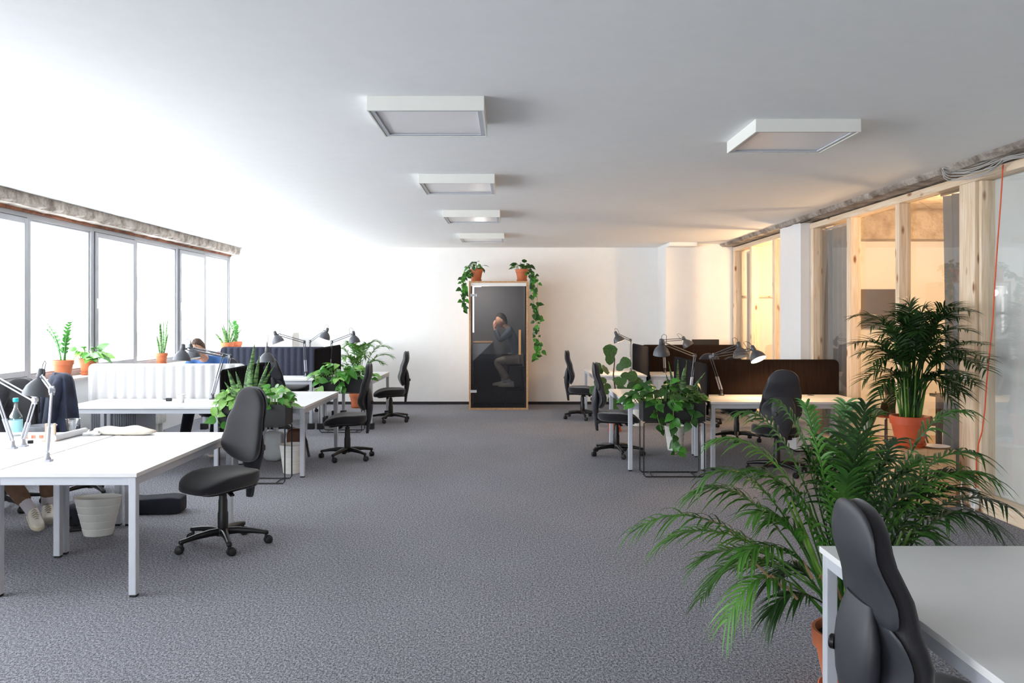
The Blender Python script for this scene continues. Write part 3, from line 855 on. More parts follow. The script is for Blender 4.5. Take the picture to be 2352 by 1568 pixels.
def blade(t, p, tip, w, m, twist=0):
    p = Vector(p); tip = Vector(tip); d = tip - p; rings = []
    a = twist
    for i in range(11):
        s = i / 10
        c = p + d * s + Vector((0, 0, 0)) + Vector((d.x, d.y, 0)) * (.25 * (s*s - s))
        ww = w * min(1, .55 + s*1.4) * (1 - s ** 3.2) + .0012
        aa = a + .5 * s
        u = Vector((math.cos(aa), math.sin(aa), 0)); v = Vector((-u.y, u.x, 0))
        rings.append([c - u*ww + v*ww*.35, c - v*.003, c + u*ww + v*ww*.35, c + v*.004])
    return MB().loft(rings).build('leaf', m, t, angle=70)

def snake(t, r, n, h, w, spread, base=(0,0,0)):
    for i in range(n):
        a = 2*PI*i/n + r.uniform(-.3, .3); q = r.uniform(.1, 1)
        b0 = Vector(base) + Vector((math.cos(a)*spread*.35*q, math.sin(a)*spread*.25*q, 0))
        hh = h * r.uniform(.55, 1.0)
        blade(t, b0, b0 + Vector((math.cos(a)*spread*q, math.sin(a)*spread*.7*q, hh)), w * r.uniform(.8, 1.2), M['snake'], r.uniform(-.6, .6))

def frond(t, r, p0, p1, p2, n=24, L=.2, w=.006, m=None, start=.3, rad=.006, droop=.35, stem_m=None, spread=.8, name='frond', ahead=.62):
    p0, p1, p2 = Vector(p0), Vector(p1), Vector(p2)
    def B(s): return p0*(1-s)**2 + p1*2*s*(1-s) + p2*s*s
    def D(s): return ((p1-p0)*(1-s) + (p2-p1)*s).normalized()
    b = MB()
    pts = [B(i/12) for i in range(13)]
    b.tube(pts, [rad*(1 - .8*i/12) for i in range(13)], 5)
    for i in range(n):
        s = start + (1-start) * (i+.5)/n; c = B(s); T = D(s)
        side = T.cross(Vector((0,0,1)))
        if side.length < .15: side = T.cross(Vector((0,1,.1)))
        side.normalize(); N = side.cross(T).normalized()
        k = (s-start)/(1-start)
        l = L * (.55 + .9*k - 1.0*k*k) * r.uniform(.85, 1.12)
        for sg in (-1, 1):
            dr = (T*(ahead + .25*k) + side*sg*spread + N*r.uniform(.0, .5) + Vector((r.uniform(-.16,.16), r.uniform(-.16,.16), r.uniform(-.1,.1)))).normalized()
            wv = dr.cross(N).normalized(); vs = []
            for q in range(5):
                e = q/4
                pc = c + dr*l*e - Vector((0,0,1))*droop*l*e*e
                ww = w * (1.0, 1.25, 1.1, .7, .06)[q]
                vs += [pc - wv*ww + N*ww*.4, pc, pc + wv*ww + N*ww*.4]
            b.add(vs, [(q*3+z, q*3+z+1, (q+1)*3+z+1, (q+1)*3+z) for q in range(4) for z in (0,1)])
    return b.build(name, m or M['palm'], t, angle=70)

def pot(t, h, r, m, saucer=True, o=(0,0,0), soil=True):
    o = Vector(o); z0 = .02 if saucer else 0
    MB().lathe([(0,z0),(r*.66,z0),(r*.70,z0+.005),(r*.92,h*.74),(r*1.0,h*.745),(r*1.03,h*.98),(r*1.0,h),(r*.93,h),(r*.86,h*.86),(0,h*.86)], 28, o).build('pot', m, t, angle=35)
    if saucer:
        MB().lathe([(0,0),(r*.72,0),(r*.86,.03),(r*.83,.033),(r*.70,.012),(0,.012)], 28, o).build('saucer', m, t)
    if soil:
        MB().lathe([(r*.9,h*.88),(r*.5,h*.90),(0,h*.895)], 20, o).build('soil', M['soil'], t)

rp = random.Random(11)
# big palm in the right foreground, behind the near desk corner
P = Vector((1.475, 3.42, 0))
pn = thing('potted_palm', 'large areca palm in the right foreground, its pot hidden behind the near desk', 'plant', P)
pot(pn, .278, .165, M['terracotta'], True)
FR = [((1452,1222),(1640,1080)),((1522,1250),(1680,1130)),((1590,1305),(1740,1170)),((1612,1375),(1720,1180)),((1668,1430),(1750,1210)),
 ((1640,1010),(1800,960)),((1700,945),(1830,930)),((1615,1100),(1760,1000)),((1600,1130),(1740,1060)),((1790,925),(1870,1000)),
 ((1850,930),(1890,1050)),((1945,925),(1920,1060)),((2010,960),(1960,1030)),((2215,945),(2060,930)),((2255,1045),(2080,980)),
 ((2280,1100),(2090,1010)),((2315,1165),(2120,1060)),((2275,1205),(2120,1090)),((2150,1248),(2080,1140)),((2180,1180),(2060,1090)),
 ((1780,1330),(1830,1230)),((1760,1200),(1830,1150)),((2060,1010),(1990,1050)),((2130,1050),(2020,1060)),((1900,1010),(1900,1120)),
 ((1850,1040),(1880,1150)),((2240,1135),(2080,1060)),((1980,1000),(1950,1080)),((1640,1330),(1740,1190)),((1770,1410),(1820,1300)),
 ((1720,1080),(1820,1060)),((1860,980),(1890,1090)),((1990,930),(1950,1040)),((2050,1060),(1980,1070)),((2110,1130),(2010,1110)),((1800,1120),(1850,1120)),((2220,1090),(2060,1040)),((1950,1090),(1930,1150)),((1730,1180),(1820,1140)),((2080,1090),(2000,1090)),((2010,1150),(1970,1140)),((1700,1280),(1800,1180))]
for i, (tp, ct) in enumerate(FR):
    a = rp.uniform(0, 2*PI)
    b0 = Vector((math.cos(a)*.06, math.sin(a)*.06, .26))
    Yt = 3.42 + rp.uniform(-.18, .42)
    m = M['palm_light'] if tp[0] < 1700 and rp.random() < .55 else (M['palm_dark_shaded'] if tp[0] > 1760 and rp.random() < .5 else M['palm'])
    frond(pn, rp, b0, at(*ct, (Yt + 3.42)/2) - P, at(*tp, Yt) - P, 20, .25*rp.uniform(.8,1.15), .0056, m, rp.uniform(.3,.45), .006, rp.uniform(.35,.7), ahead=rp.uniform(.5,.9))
for k in range(16):
    a = rp.uniform(0, 2*PI); b0 = Vector((math.cos(a)*.07, math.sin(a)*.07, .26))
    e = b0 + Vector((math.cos(a)*.17 + rp.uniform(-.06,.06), math.sin(a)*.15, rp.uniform(.35, .6)))
    MB().tube([b0, b0.lerp(e, .5) + Vector((0,0,.05)), e], [.009,.008,.005], 7).build('stalk', M['stem'], pn)
for k in range(6):
    b0 = Vector((rp.uniform(-.05,.05), rp.uniform(-.05,.05), .3)); tip = at(1720 + k*40, 1300 + 30*(k % 3), 3.35) - P
    MB().tube([b0.lerp(tip,.8), b0.lerp(tip,.95)+Vector((0,0,.03)), tip], [.006,.005,.001], 5).build('dry_leaf', M['palm_dry'], pn, label='dry brown leaf tip')

# palm on the plywood box beside the partition
bx = thing('plywood_plinth', 'plywood box under the potted palm beside the glass partition', 'plinth', (3.57, 6.98, 0))
for a, b in (((-.235,-.19,0),(.235,-.172,.47)), ((-.235,.172,0),(.235,.19,.47)), ((-.235,-.172,0),(-.217,.172,.47)), ((.217,-.172,0),(.235,.172,.47)), ((-.235,-.19,.47),(.235,.19,.488))):
    MB().box(a, b).build('panel', M['ply'], bx, smooth=False, bevel=.002)
P2 = Vector((3.50, 6.97, .489))
p2 = thing('potted_palm', 'areca palm with backlit-dark leaves in an orange pot on the plywood box', 'plant', P2)
pot(p2, .27, .158, M['terra_glazed'], True)
T2 = [(1958,728),(1975,812),(1985,872),(2268,852),(2262,792),(2228,716),(2200,708),(2080,702),(2130,712),(2040,728),(2000,750),(1962,790),(2245,880),(2275,826),
      (2180,735),(2020,905),(2215,905),(2060,760),(2150,760),(2100,735),(2030,790),(2190,790),(2005,835),(2225,760),(2110,780),(2070,820),(2160,830)]
T2 += [(x*.8 + 2107*.2 + rp.uniform(-14,14), y + rp.uniform(10,40)) for x, y in T2[:20]]
for i, (x, y) in enumerate(T2):
    Yt = 6.97 + rp.uniform(-.28, .22)
    b0 = Vector((rp.uniform(-.07,.07), rp.uniform(-.05,.05), .24))
    Yt = min(Yt, 3.72*F/max(x - CX, 1)); tip = at(x, y, Yt) - P2
    ctp = at(2107 + (x-2107)*.22, min(y, 800) - 40 if y < 860 else 800, 6.9) - P2
    frond(p2, rp, b0, ctp, tip, 19, .26*rp.uniform(.8,1.1), .0065, M['palm_dark_shaded'], .42, .007, .30)
for k in range(14):
    b0 = Vector((rp.uniform(-.09,.09), rp.uniform(-.06,.06), .24)); e = b0*1.0 + Vector((b0.x*.9, b0.y*.8, rp.uniform(.35,.55)))
    MB().tube([b0, e], [.009,.006], 7).build('stalk', M['stem'], p2)
# palm behind the farthest left desk
P3 = Vector((-2.72, 14.25, 0))
p3 = thing('potted_palm', 'light green palm in a terracotta pot by the back wall, left', 'plant', P3)
pot(p3, .27, .14, M['terracotta'], True)
for x, y in [(735,835),(745,815),(770,805),(800,792),(825,800),(850,795),(872,788),(895,800),(902,820),(880,835),(760,845),(840,820),(815,830),(790,825)]:
    tip = at(x, y, 14.25 + rp.uniform(-.3,.2)) - P3
    frond(p3, rp, (rp.uniform(-.05,.05), rp.uniform(-.05,.05), .24), Vector((tip.x*.35, tip.y*.3, tip.z + .22)), tip, 20, .24, .0075, M['palm_light'], .42, .007, .3)

# black planter boxes on wire stands
def planter(x0, x1, y0, label):
    y1 = y0 + .26; z0, z1 = .565, .772
    t = thing('planter_box', label, 'planter', ((x0+x1)/2, (y0+y1)/2, 0), 0, 'black planter boxes on wire stands')
    hx, hy = (x1-x0)/2, .13; w = .006
    b = MB().box((-hx,-hy,z0),(hx,-hy+w,z1)).box((-hx,hy-w,z0),(hx,hy,z1)).box((-hx,-hy+w,z0),(-hx+w,hy-w,z1)).box((hx-w,-hy+w,z0),(hx,hy-w,z1)).box((-hx+w,-hy+w,z0),(hx-w,hy-w,z0+w))
    b.build('trough', M['trough'], t, smooth=False, bevel=.0015)
    MB().box((-hx+w,-hy+w,z1-.05),(hx-w,hy-w,z1-.03)).build('soil', M['soil'], t, smooth=False)
    for s in (-1, 1):
        y = s*(hy - .006); q = hx - .008
        MB().tube([(-q+.02,y,z0-.008),(-q,y,z0-.02),(-q,y,.03),(-q+.02,y,.009),(q-.02,y,.009),(q,y,.03),(q,y,z0-.02),(q-.02,y,z0-.008)], .0065, 8).tube([(-q+.02,y,z0-.008),(q-.02,y,z0-.008)], .0065, 8).build('stand_frame', M['trough'], t)
    for s in (-1, 1):
        MB().tube([(s*(hx-.10), -hy+.006, .009), (s*(hx-.10), hy-.006, .009)], .0055, 8).build('cross_bar', M['trough'], t)
    return Vector(((x0+x1)/2, (y0+y1)/2, z1 - .03))
def plant(name, label, cat, p): return thing(name, label, cat, p)
ra = random.Random(21)
c = planter(-2.82, -2.17, 7.72, 'black planter box on a wire stand behind the near left chair')
t = plant('pothos_plant', 'pale variegated pothos at the left end of the left planter box', 'plant', c + Vector((-.2, 0, 0))); leafy(t, ra, 34, (.16, .15), .20, [0,1,1], .095)
vine(t, ra, [(-.12,-.1,.08),(-.14,-.16,.02),(-.13,-.17,-.08),(-.10,-.17,-.15)], 6, [0,1], .09)
t = plant('pothos_plant', 'bright pothos at the right end of the left planter box', 'plant', c + Vector((.2, 0, 0))); leafy(t, ra, 38, (.14, .14), .22, [0,0,1], .095)
t = plant('snake_plant', 'tall snake plant in the left planter box behind the near chair', 'plant', c + Vector((-.08, .02, 0)))
for b, e, w in ((( -.09,-.02),(-.20,-.02,.36),.030), ((-.05,.02),(-.14,.03,.34),.022), ((-.02,0),(.06,.0,.62),.030), ((0,-.04),(.04,-.05,.37),.034), ((.03,.02),(.10,.03,.50),.024), ((.06,0),(.25,.02,.40),.022), ((.04,.04),(.19,.05,.44),.024), ((-.06,.04),(-.02,.06,.42),.026), ((-.10,0),(-.24,.0,.24),.02)):
    blade(t, (*b, 0), e, w, M['snake'], ra.uniform(-.4,.4))
c = planter(-2.66, -2.06, 11.14, 'black planter box on a wire stand at the middle left desk')
t = plant('pothos_plant', 'bright green pothos filling the middle left planter box', 'plant', c); leafy(t, ra, 95, (.40, .17), .24, [0,0,0,1], .115)
vine(t, ra, [(-.28,-.12,.08),(-.3,-.16,.0),(-.27,-.17,-.14),(-.24,-.17,-.2)], 8, [0,1], .11)
vine(t, ra, [(-.05,-.12,.08),(-.02,-.16,.0),(.0,-.17,-.08),(.06,-.17,-.1)], 6, [0], .11)
c = planter(1.35, 1.98, 8.04, 'black planter box on a wire stand at the right desk')
t = plant('pothos_plant', 'dark green pothos with long hanging vine in the right planter box', 'plant', c + Vector((-.08,0,0))); leafy(t, ra, 100, (.36, .17), .22, [2,2,0], .10)
vine(t, ra, [(.04,-.12,.06),(.06,-.17,.0),(.06,-.18,-.15),(.09,-.18,-.3),(.12,-.18,-.40),(.08,-.18,-.52)], 15, [0,0,2], .095)
vine(t, ra, [(-.10,-.12,.06),(-.11,-.17,.0),(-.10,-.18,-.12),(-.06,-.18,-.26)], 9, [0,2], .095)
vine(t, ra, [(.2,-.12,.06),(.24,-.17,.0),(.25,-.18,-.12),(.22,-.18,-.22)], 6, [0,2], .095)
t = plant('pothos_plant', 'sparse pothos sprigs at the right end of the right planter box', 'plant', c + Vector((.26,0,0))); leafy(t, ra, 16, (.07,.12), .20, [2,0], .09)
t = plant('snake_plant', 'dark banded snake plant in the right planter box', 'plant', c + Vector((.08, .03, 0)))
for b, e, w in (((0,0),(-.01,0,.44),.028), ((.03,-.02),(.05,-.02,.36),.034), ((-.05,.02),(-.13,.03,.30),.020), ((-.02,.03),(-.10,.04,.42),.020), ((.05,.03),(.09,.04,.43),.020), ((.07,0),(.27,.0,.31),.016), ((-.06,-.02),(-.17,-.02,.18),.016)):
    blade(t, (*b, 0), e, w, M['snake'], ra.uniform(-.4,.4))

# fiddle-leaf fig
Pf = on(1412, 990); Pf.z = 0
t = thing('fiddle_leaf_fig', 'fiddle-leaf fig in an orange pot behind the right swivel chair', 'plant', Pf)
pot(t, .22, .115, M['terra_glazed'], True)
MB().tube([(0,0,.18),(.02,0,.5),(-.02,.0,.8),(.0,0,1.02),(-.02,0,1.12)], [.013,.012,.010,.008,.005], 8).build('stem', M['bark'], t)
for (x, y), d, s in (((1400,838),(.05,-.1,1),.29),((1416,850),(.6,-.2,.55),.24),((1384,858),(-.4,-.3,.6),.18),((1398,852),(-.2,-.6,.15),.22),((1425,862),(.8,-.3,-.02),.24),((1410,868),(.3,-.7,-.1),.25),
                     ((1392,870),(-.5,-.5,-.2),.22),((1440,890),(.75,-.2,.35),.24),((1400,882),(-.4,-.6,-.3),.22),((1420,884),(.3,-.7,-.3),.22),((1425,895),(.6,-.3,-.2),.18),((1408,902),(-.1,-.7,-.5),.2),((1407,925),(.2,-.6,-.6),.16),((1385,890),(-.8,-.2,-.2),.2)):
    p = at(x, y, Pf.y) - Pf
    link('leaf', LF, t, frame_m(p, d, Vector((.1, -1.0, .45)), s))

# pots on the sill
def sill_pot(name, label, px, h, r, X=-5.075):
    Y = X * F / (px - CX)
    t = thing(name, label, 'plant', (X, Y, .926))
    pot(t, h, r, M['terracotta'], True)
    return t
rz_ = random.Random(31)
def zz(t, n, h, sp, base):
    for i in range(n):
        a = 2*PI*i/n + rz_.uniform(-.4,.4); q = rz_.uniform(.25, 1); hh = h * rz_.uniform(.6, 1.0)
        b0 = Vector((math.cos(a)*.02, math.sin(a)*.02, base))
        tip = Vector((math.cos(a)*sp*q, math.sin(a)*sp*q, base + hh))
        frond(t, rz_, b0, Vector((tip.x*.3, tip.y*.3, base + hh*.7)), tip, 8, .075, .0115, M['zz'], .2, .007, .05, spread=.85, ahead=.6)
t = sill_pot('zz_plant', 'tall ZZ plant in the largest terracotta pot on the window sill', 145, .205, .11); zz(t, 6, .48, .30, .17)
t = sill_pot('pothos_plant', 'low leafy plant in a terracotta pot, second on the sill', 202, .20, .10); leafy(t, rz_, 34, (.19,.14), .17, [0,1], .12, (0,0,.18), 0)
t = sill_pot('snake_plant', 'snake plant in a terracotta pot on the sill left of the man', 371, .17, .085); snake(t, rz_, 7, .56, .017, .17, (0,0,.14))
t = sill_pot('snake_plant', 'snake plant on the far sill end above the blue-grey screen', 521, .24, .115, -5.06); snake(t, rz_, 10, .38, .024, .22, (0,0,.2))
t = sill_pot('zz_plant', 'ZZ plant in the far pot above the blue-grey screen', 541, .25, .115, -5.0); zz(t, 6, .48, .2, .21)

# ------------------------------------------------------------------ phone booth
bo = thing('phone_booth', 'small office phone booth with dark glass door against the back wall', 'phone booth', (-.19, 14.36, 0))
hw, d0, d1, H = .517, -.44, .42, 2.25
for a, b, nm in (((-hw,d0,.0),(-hw+.032,d1,H),'side_panel'), ((hw-.032,d0,0),(hw,d1,H),'side_panel'), ((-hw+.032,d0,H-.03),(hw-.032,d1,H),'roof_panel'), ((-hw+.032,d0,0),(hw-.032,d1,.032),'floor_panel')):
    MB().box(a, b).build(nm, M['ply_edge'], bo, smooth=False, bevel=.002)
MB().box((-hw+.032,d1-.06,.032),(hw-.032,d1,H-.03)).build('back_lining', M['booth_felt'], bo, smooth=False)
MB().box((-hw+.032,d0+.06,.032),(-hw+.06,d1-.06,H-.03)).build('side_lining', M['booth_felt'], bo, smooth=False)
MB().box((hw-.06,d0+.06,.032),(hw-.032,d1-.06,H-.03)).build('side_lining', M['booth_felt'], bo, smooth=False)
MB().box((-hw+.06,d0+.06,.032),(hw-.06,d1-.06,.045)).build('booth_carpet', M['booth_floor'], bo, smooth=False)
MB().box((-hw+.06,d0+.06,H-.06),(hw-.06,d1-.06,H-.03)).build('booth_ceiling', M['booth_felt'], bo, smooth=False)
MB().box((-hw+.033,d0+.004,H-.088),(hw-.033,d0+.03,H-.031)).build('header_strip', M['white_plastic'], bo, smooth=False)
for x in (-hw+.032, hw-.056):
    MB().box((x,d0+.016,.034),(x+.024,d0+.05,H-.09)).build('door_jamb', M['trough'], bo, smooth=False)
MB().box((-hw+.062,d0+.10,1.35),(-hw+.085,d0+.125,H-.10)).box((-hw+.062,d0+.10,H-.10),(-hw+.21,d0+.125,H-.075)).build('light_strip', M['strip'], bo, smooth=False)
dr = MB().box((-hw+.035,d0+.004,.036),(hw-.05,d0+.012,H-.092)).build('door', M['tint_pane'], bo, smooth=False)
for z in (.30, 1.98):
    MB().box((-hw+.02,d0-.008,z),(-hw+.135,d0+.02,z+.045)).build('hinge', M['alu'], dr, smooth=False, bevel=.003)
MB().box((hw-.165,d0-.045,.965),(hw-.125,d0-.02,1.40)).box((hw-.16,d0-.02,1.0),(hw-.13,d0+.004,1.03)).box((hw-.16,d0-.02,1.33),(hw-.13,d0+.004,1.36)).build('handle', M['oak'], dr, smooth=False, bevel=.004)
MB().box((-hw+.06,d0+.12,1.155),(-.115,d1-.06,1.18)).build('ledge', M['oak'], bo, smooth=False, bevel=.003)
MB().add([(-hw+.06,d0+.14,1.154),(-.13,d0+.14,1.154),(-hw+.06,d0+.14,.84),(-hw+.06,d0+.16,1.154),(-.13,d0+.16,1.154),(-hw+.06,d0+.16,.84)], [(0,2,1),(3,4,5),(0,1,4,3),(1,2,5,4),(2,0,3,5)]) .build('ledge_bracket', M['white_plastic'], bo, smooth=False)
point('booth_light', (-.52, 14.10, 2.05), 24, (1.0, .9, .78), .06)
rv = random.Random(41)
for px, lab, V in ((1094, 'trailing pothos in the left terracotta pot on top of the phone booth', [(1085,622,14.0),(1068,634,13.86),(1066,660,13.84),(1068,690,13.84),(1064,712,13.84)]),
                   (1199, 'long trailing pothos in the right terracotta pot on top of the phone booth', [(1212,622,14.0),(1228,640,13.86),(1226,690,13.84),(1232,740,13.84),(1229,780,13.84),(1236,805,13.84),(1226,828,13.84)])):
    p = at(px, 645, 14.1); p.z = 2.251
    t = thing('pothos_plant', lab, 'plant', p, 0, 'plants on the phone booth')
    pot(t, .215, .115, M['terracotta'], True)
    leafy(t, rv, 26, (.17, .14), .15, [2,2,0], .095, (0,0,.2), 0)
    vp = [at(x, y, Y) - p for x, y, Y in V]
    vine(t, rv, vp, 26 if px < 1100 else 38, [2,0,2], .088)
    off = Vector((-.05, .03, 0)) if px < 1100 else Vector((.06, .03, 0))
    vine(t, rv, [v + off for v in vp[:-1]], 16 if px < 1100 else 22, [0,2], .088)
    if px > 1100: vine(t, rv, [v + off*-.3 for v in vp[:4]], 14, [2,2], .088)
# stool in the booth
t = thing('bar_stool', 'dark bar stool inside the phone booth', 'stool', (.10, 14.36, .046))
MB().squad(.17,.16,.022,.4,.5,24,8,(0,0,.72)).build('seat', M['plastic'], t)
for sx in (-1, 1):
    for sy in (-1, 1):
        MB().bar((sx*.11, sy*.10, .71), (sx*.18, sy*.15, 0), .028, .028).build('leg', M['shell'], t, smooth=False)
for sy in (-1, 1): MB().bar((-.155, sy*.13, .28), (.155, sy*.13, .28), .022, .045).build('footrest', M['shell'], t, smooth=False)
for sx in (-1, 1): MB().bar((sx*.155, -.13, .30), (sx*.155, .13, .30), .022, .03).build('footrest', M['shell'], t, smooth=False)
# ------------------------------------------------------------------ people
def skin_mesh(J, E, root, sub=1):
    names = list(J); idx = {n: i for i, n in enumerate(names)}
    me = bpy.data.meshes.new('tmp'); me.from_pydata([tuple(J[n][0]) for n in names], [(idx[a], idx[b]) for a, b in E], [])
    o = bpy.data.objects.new('tmp', me); COL.objects.link(o)
    o.modifiers.new('s', 'SKIN')
    sv = me.skin_vertices[0].data
    for n in names:
        r = J[n][1]; sv[idx[n]].radius = r if isinstance(r, tuple) else (r, r)
        sv[idx[n]].use_root = (n == root)
    sm = o.modifiers.new('u', 'SUBSURF'); sm.levels = sub; sm.render_levels = sub
    dg = bpy.context.evaluated_depsgraph_get(); ev = o.evaluated_get(dg)
    res = bpy.data.meshes.new_from_object(ev)
    bpy.data.objects.remove(o); bpy.data.meshes.remove(me)
    return res

def head_parts(mb, c, fwd, up):
    fwd = Vector(fwd).normalized(); up = Vector(up); rt = fwd.cross(up).normalized(); up = rt.cross(fwd).normalized()
    c = Vector(c)
    T = lambda p: c + rt*p[0] + fwd*p[1] + up*p[2]
    def fn(p):
        z = p.z / .122
        x, y = p.x, p.y
        if z < 0:
            x *= 1 - .32 * z*z - .04; y = y * (1 - .16*z*z) + (.012*-z)
        if z > .2: y *= .97
        if y > .06 and -.45 < z < -.25: y -= .004
        if y > .06 and .05 < z < .25: y += .004
        return T((x, y, p.z))
    mb.squad(.077, .098, .126, 1, 1, 26, 18, (0,0,0), fn)
    # nose, brow, chin, ears
    mb.loft([[T(q) for q in ((-.007,.088,.022),(.007,.088,.022),(.004,.094,.022),(-.004,.094,.022))],
             [T(q) for q in ((-.012,.088,-.012),(.012,.088,-.012),(.006,.113,-.014),(-.006,.113,-.014))],
             [T(q) for q in ((-.016,.085,-.026),(.016,.085,-.026),(.008,.110,-.025),(-.008,.110,-.025))]])
    for s in (-1, 1):
        mb.squad(.010, .019, .031, 1, 1, 12, 8, (0,0,0), lambda p: T((s*.076 + p.x + s*abs(p.y)*.1, p.y - .004, p.z - .006)))
    return T
def hair(T, m, parent, vol=1.0):
    b = MB(); rings = []
    n = 30
    def lim(a):
        f = math.cos(a)           # 1 = front
        return math.radians(47 if f > .6 else (47 + (.6 - f) / 1.6 * 85))
    for i in range(11):
        ring = []
        for k in range(n):
            a = 2*PI*k/n; th = lim(a) * max(i, .15) / 10
            w = 1.11 * vol + .03*math.sin(a*5 + i) * .5
            ring.append(T((.074*w*math.sin(th)*math.sin(a), .096*w*math.sin(th)*math.cos(a), .122*(w+.04)*math.cos(th))))
        rings.append(ring)
    b.loft(rings); return b.build('hair', m, parent, angle=80)
def face(T, parent):
    for s in (-1, 1):
        e = MB().squad(.012,.008,.008,1,1,12,8,(0,0,0), lambda p: T((s*.030 + p.x, .084 + p.y, .012 + p.z))).build('eye', M['white_plastic'], parent)
        MB().squad(.0055,.003,.0055,1,1,10,6,(0,0,0), lambda p: T((s*.030 + p.x, .0915 + p.y, .012 + p.z))).build('iris', M['hair_dark'], e)
        MB().tube([T((s*.014,.096,.034)), T((s*.03,.095,.038)), T((s*.047,.083,.033))], .0035, 6).build('eyebrow', M['hair'], parent)
    MB().squad(.024,.006,.006,1,1,14,6,(0,0,0), lambda p: T((p.x, .090 + p.y - abs(p.x)*.2, -.052 + p.z))).build('mouth', mat_lip, parent)
mat_lip = mat('lips', '#b5746a', .5)
def hand(mb, wrist, d, palm_n, curl=.5, s=1.0):
    d = Vector(d).normalized(); n = Vector(palm_n).normalized(); r = d.cross(n).normalized(); n = r.cross(d).normalized()
    w = Vector(wrist)
    rings = []
    for l, ww, tt in ((-.01,.026,.019),(.02,.032,.016),(.06,.041,.014),(.085,.042,.012),(.094,.036,.008)):
        rings.append([w + (d*l + r*(ww*math.cos(a)) + n*(tt*math.sin(a)))*s for a in [2*PI*k/12 for k in range(12)]])
    mb.loft(rings)
    for k, (off, ln) in enumerate(((-.030,.070),(-.010,.080),(.011,.075),(.031,.058))):
        p = w + (d*.082 + r*off)*s; a = 0; pts = [p]
        for q in (.45, .32, .26):
            a += curl * (.5 + .25*k*.3)
            p = p + (d*math.cos(a) + n*math.sin(a))*ln*q*s; pts.append(p)
        mb.tube(pts, [.0095*s,.0088*s,.008*s,.0055*s], 8)
    p = w + (d*.02 - r*.028)*s
    q1 = p + (d*.035 - r*.028 + n*.008)*s; q2 = q1 + (d*.032 - r*.004 + n*.016)*s
    mb.tube([p, q1, q2], [.013*s,.011*s,.007*s], 8)

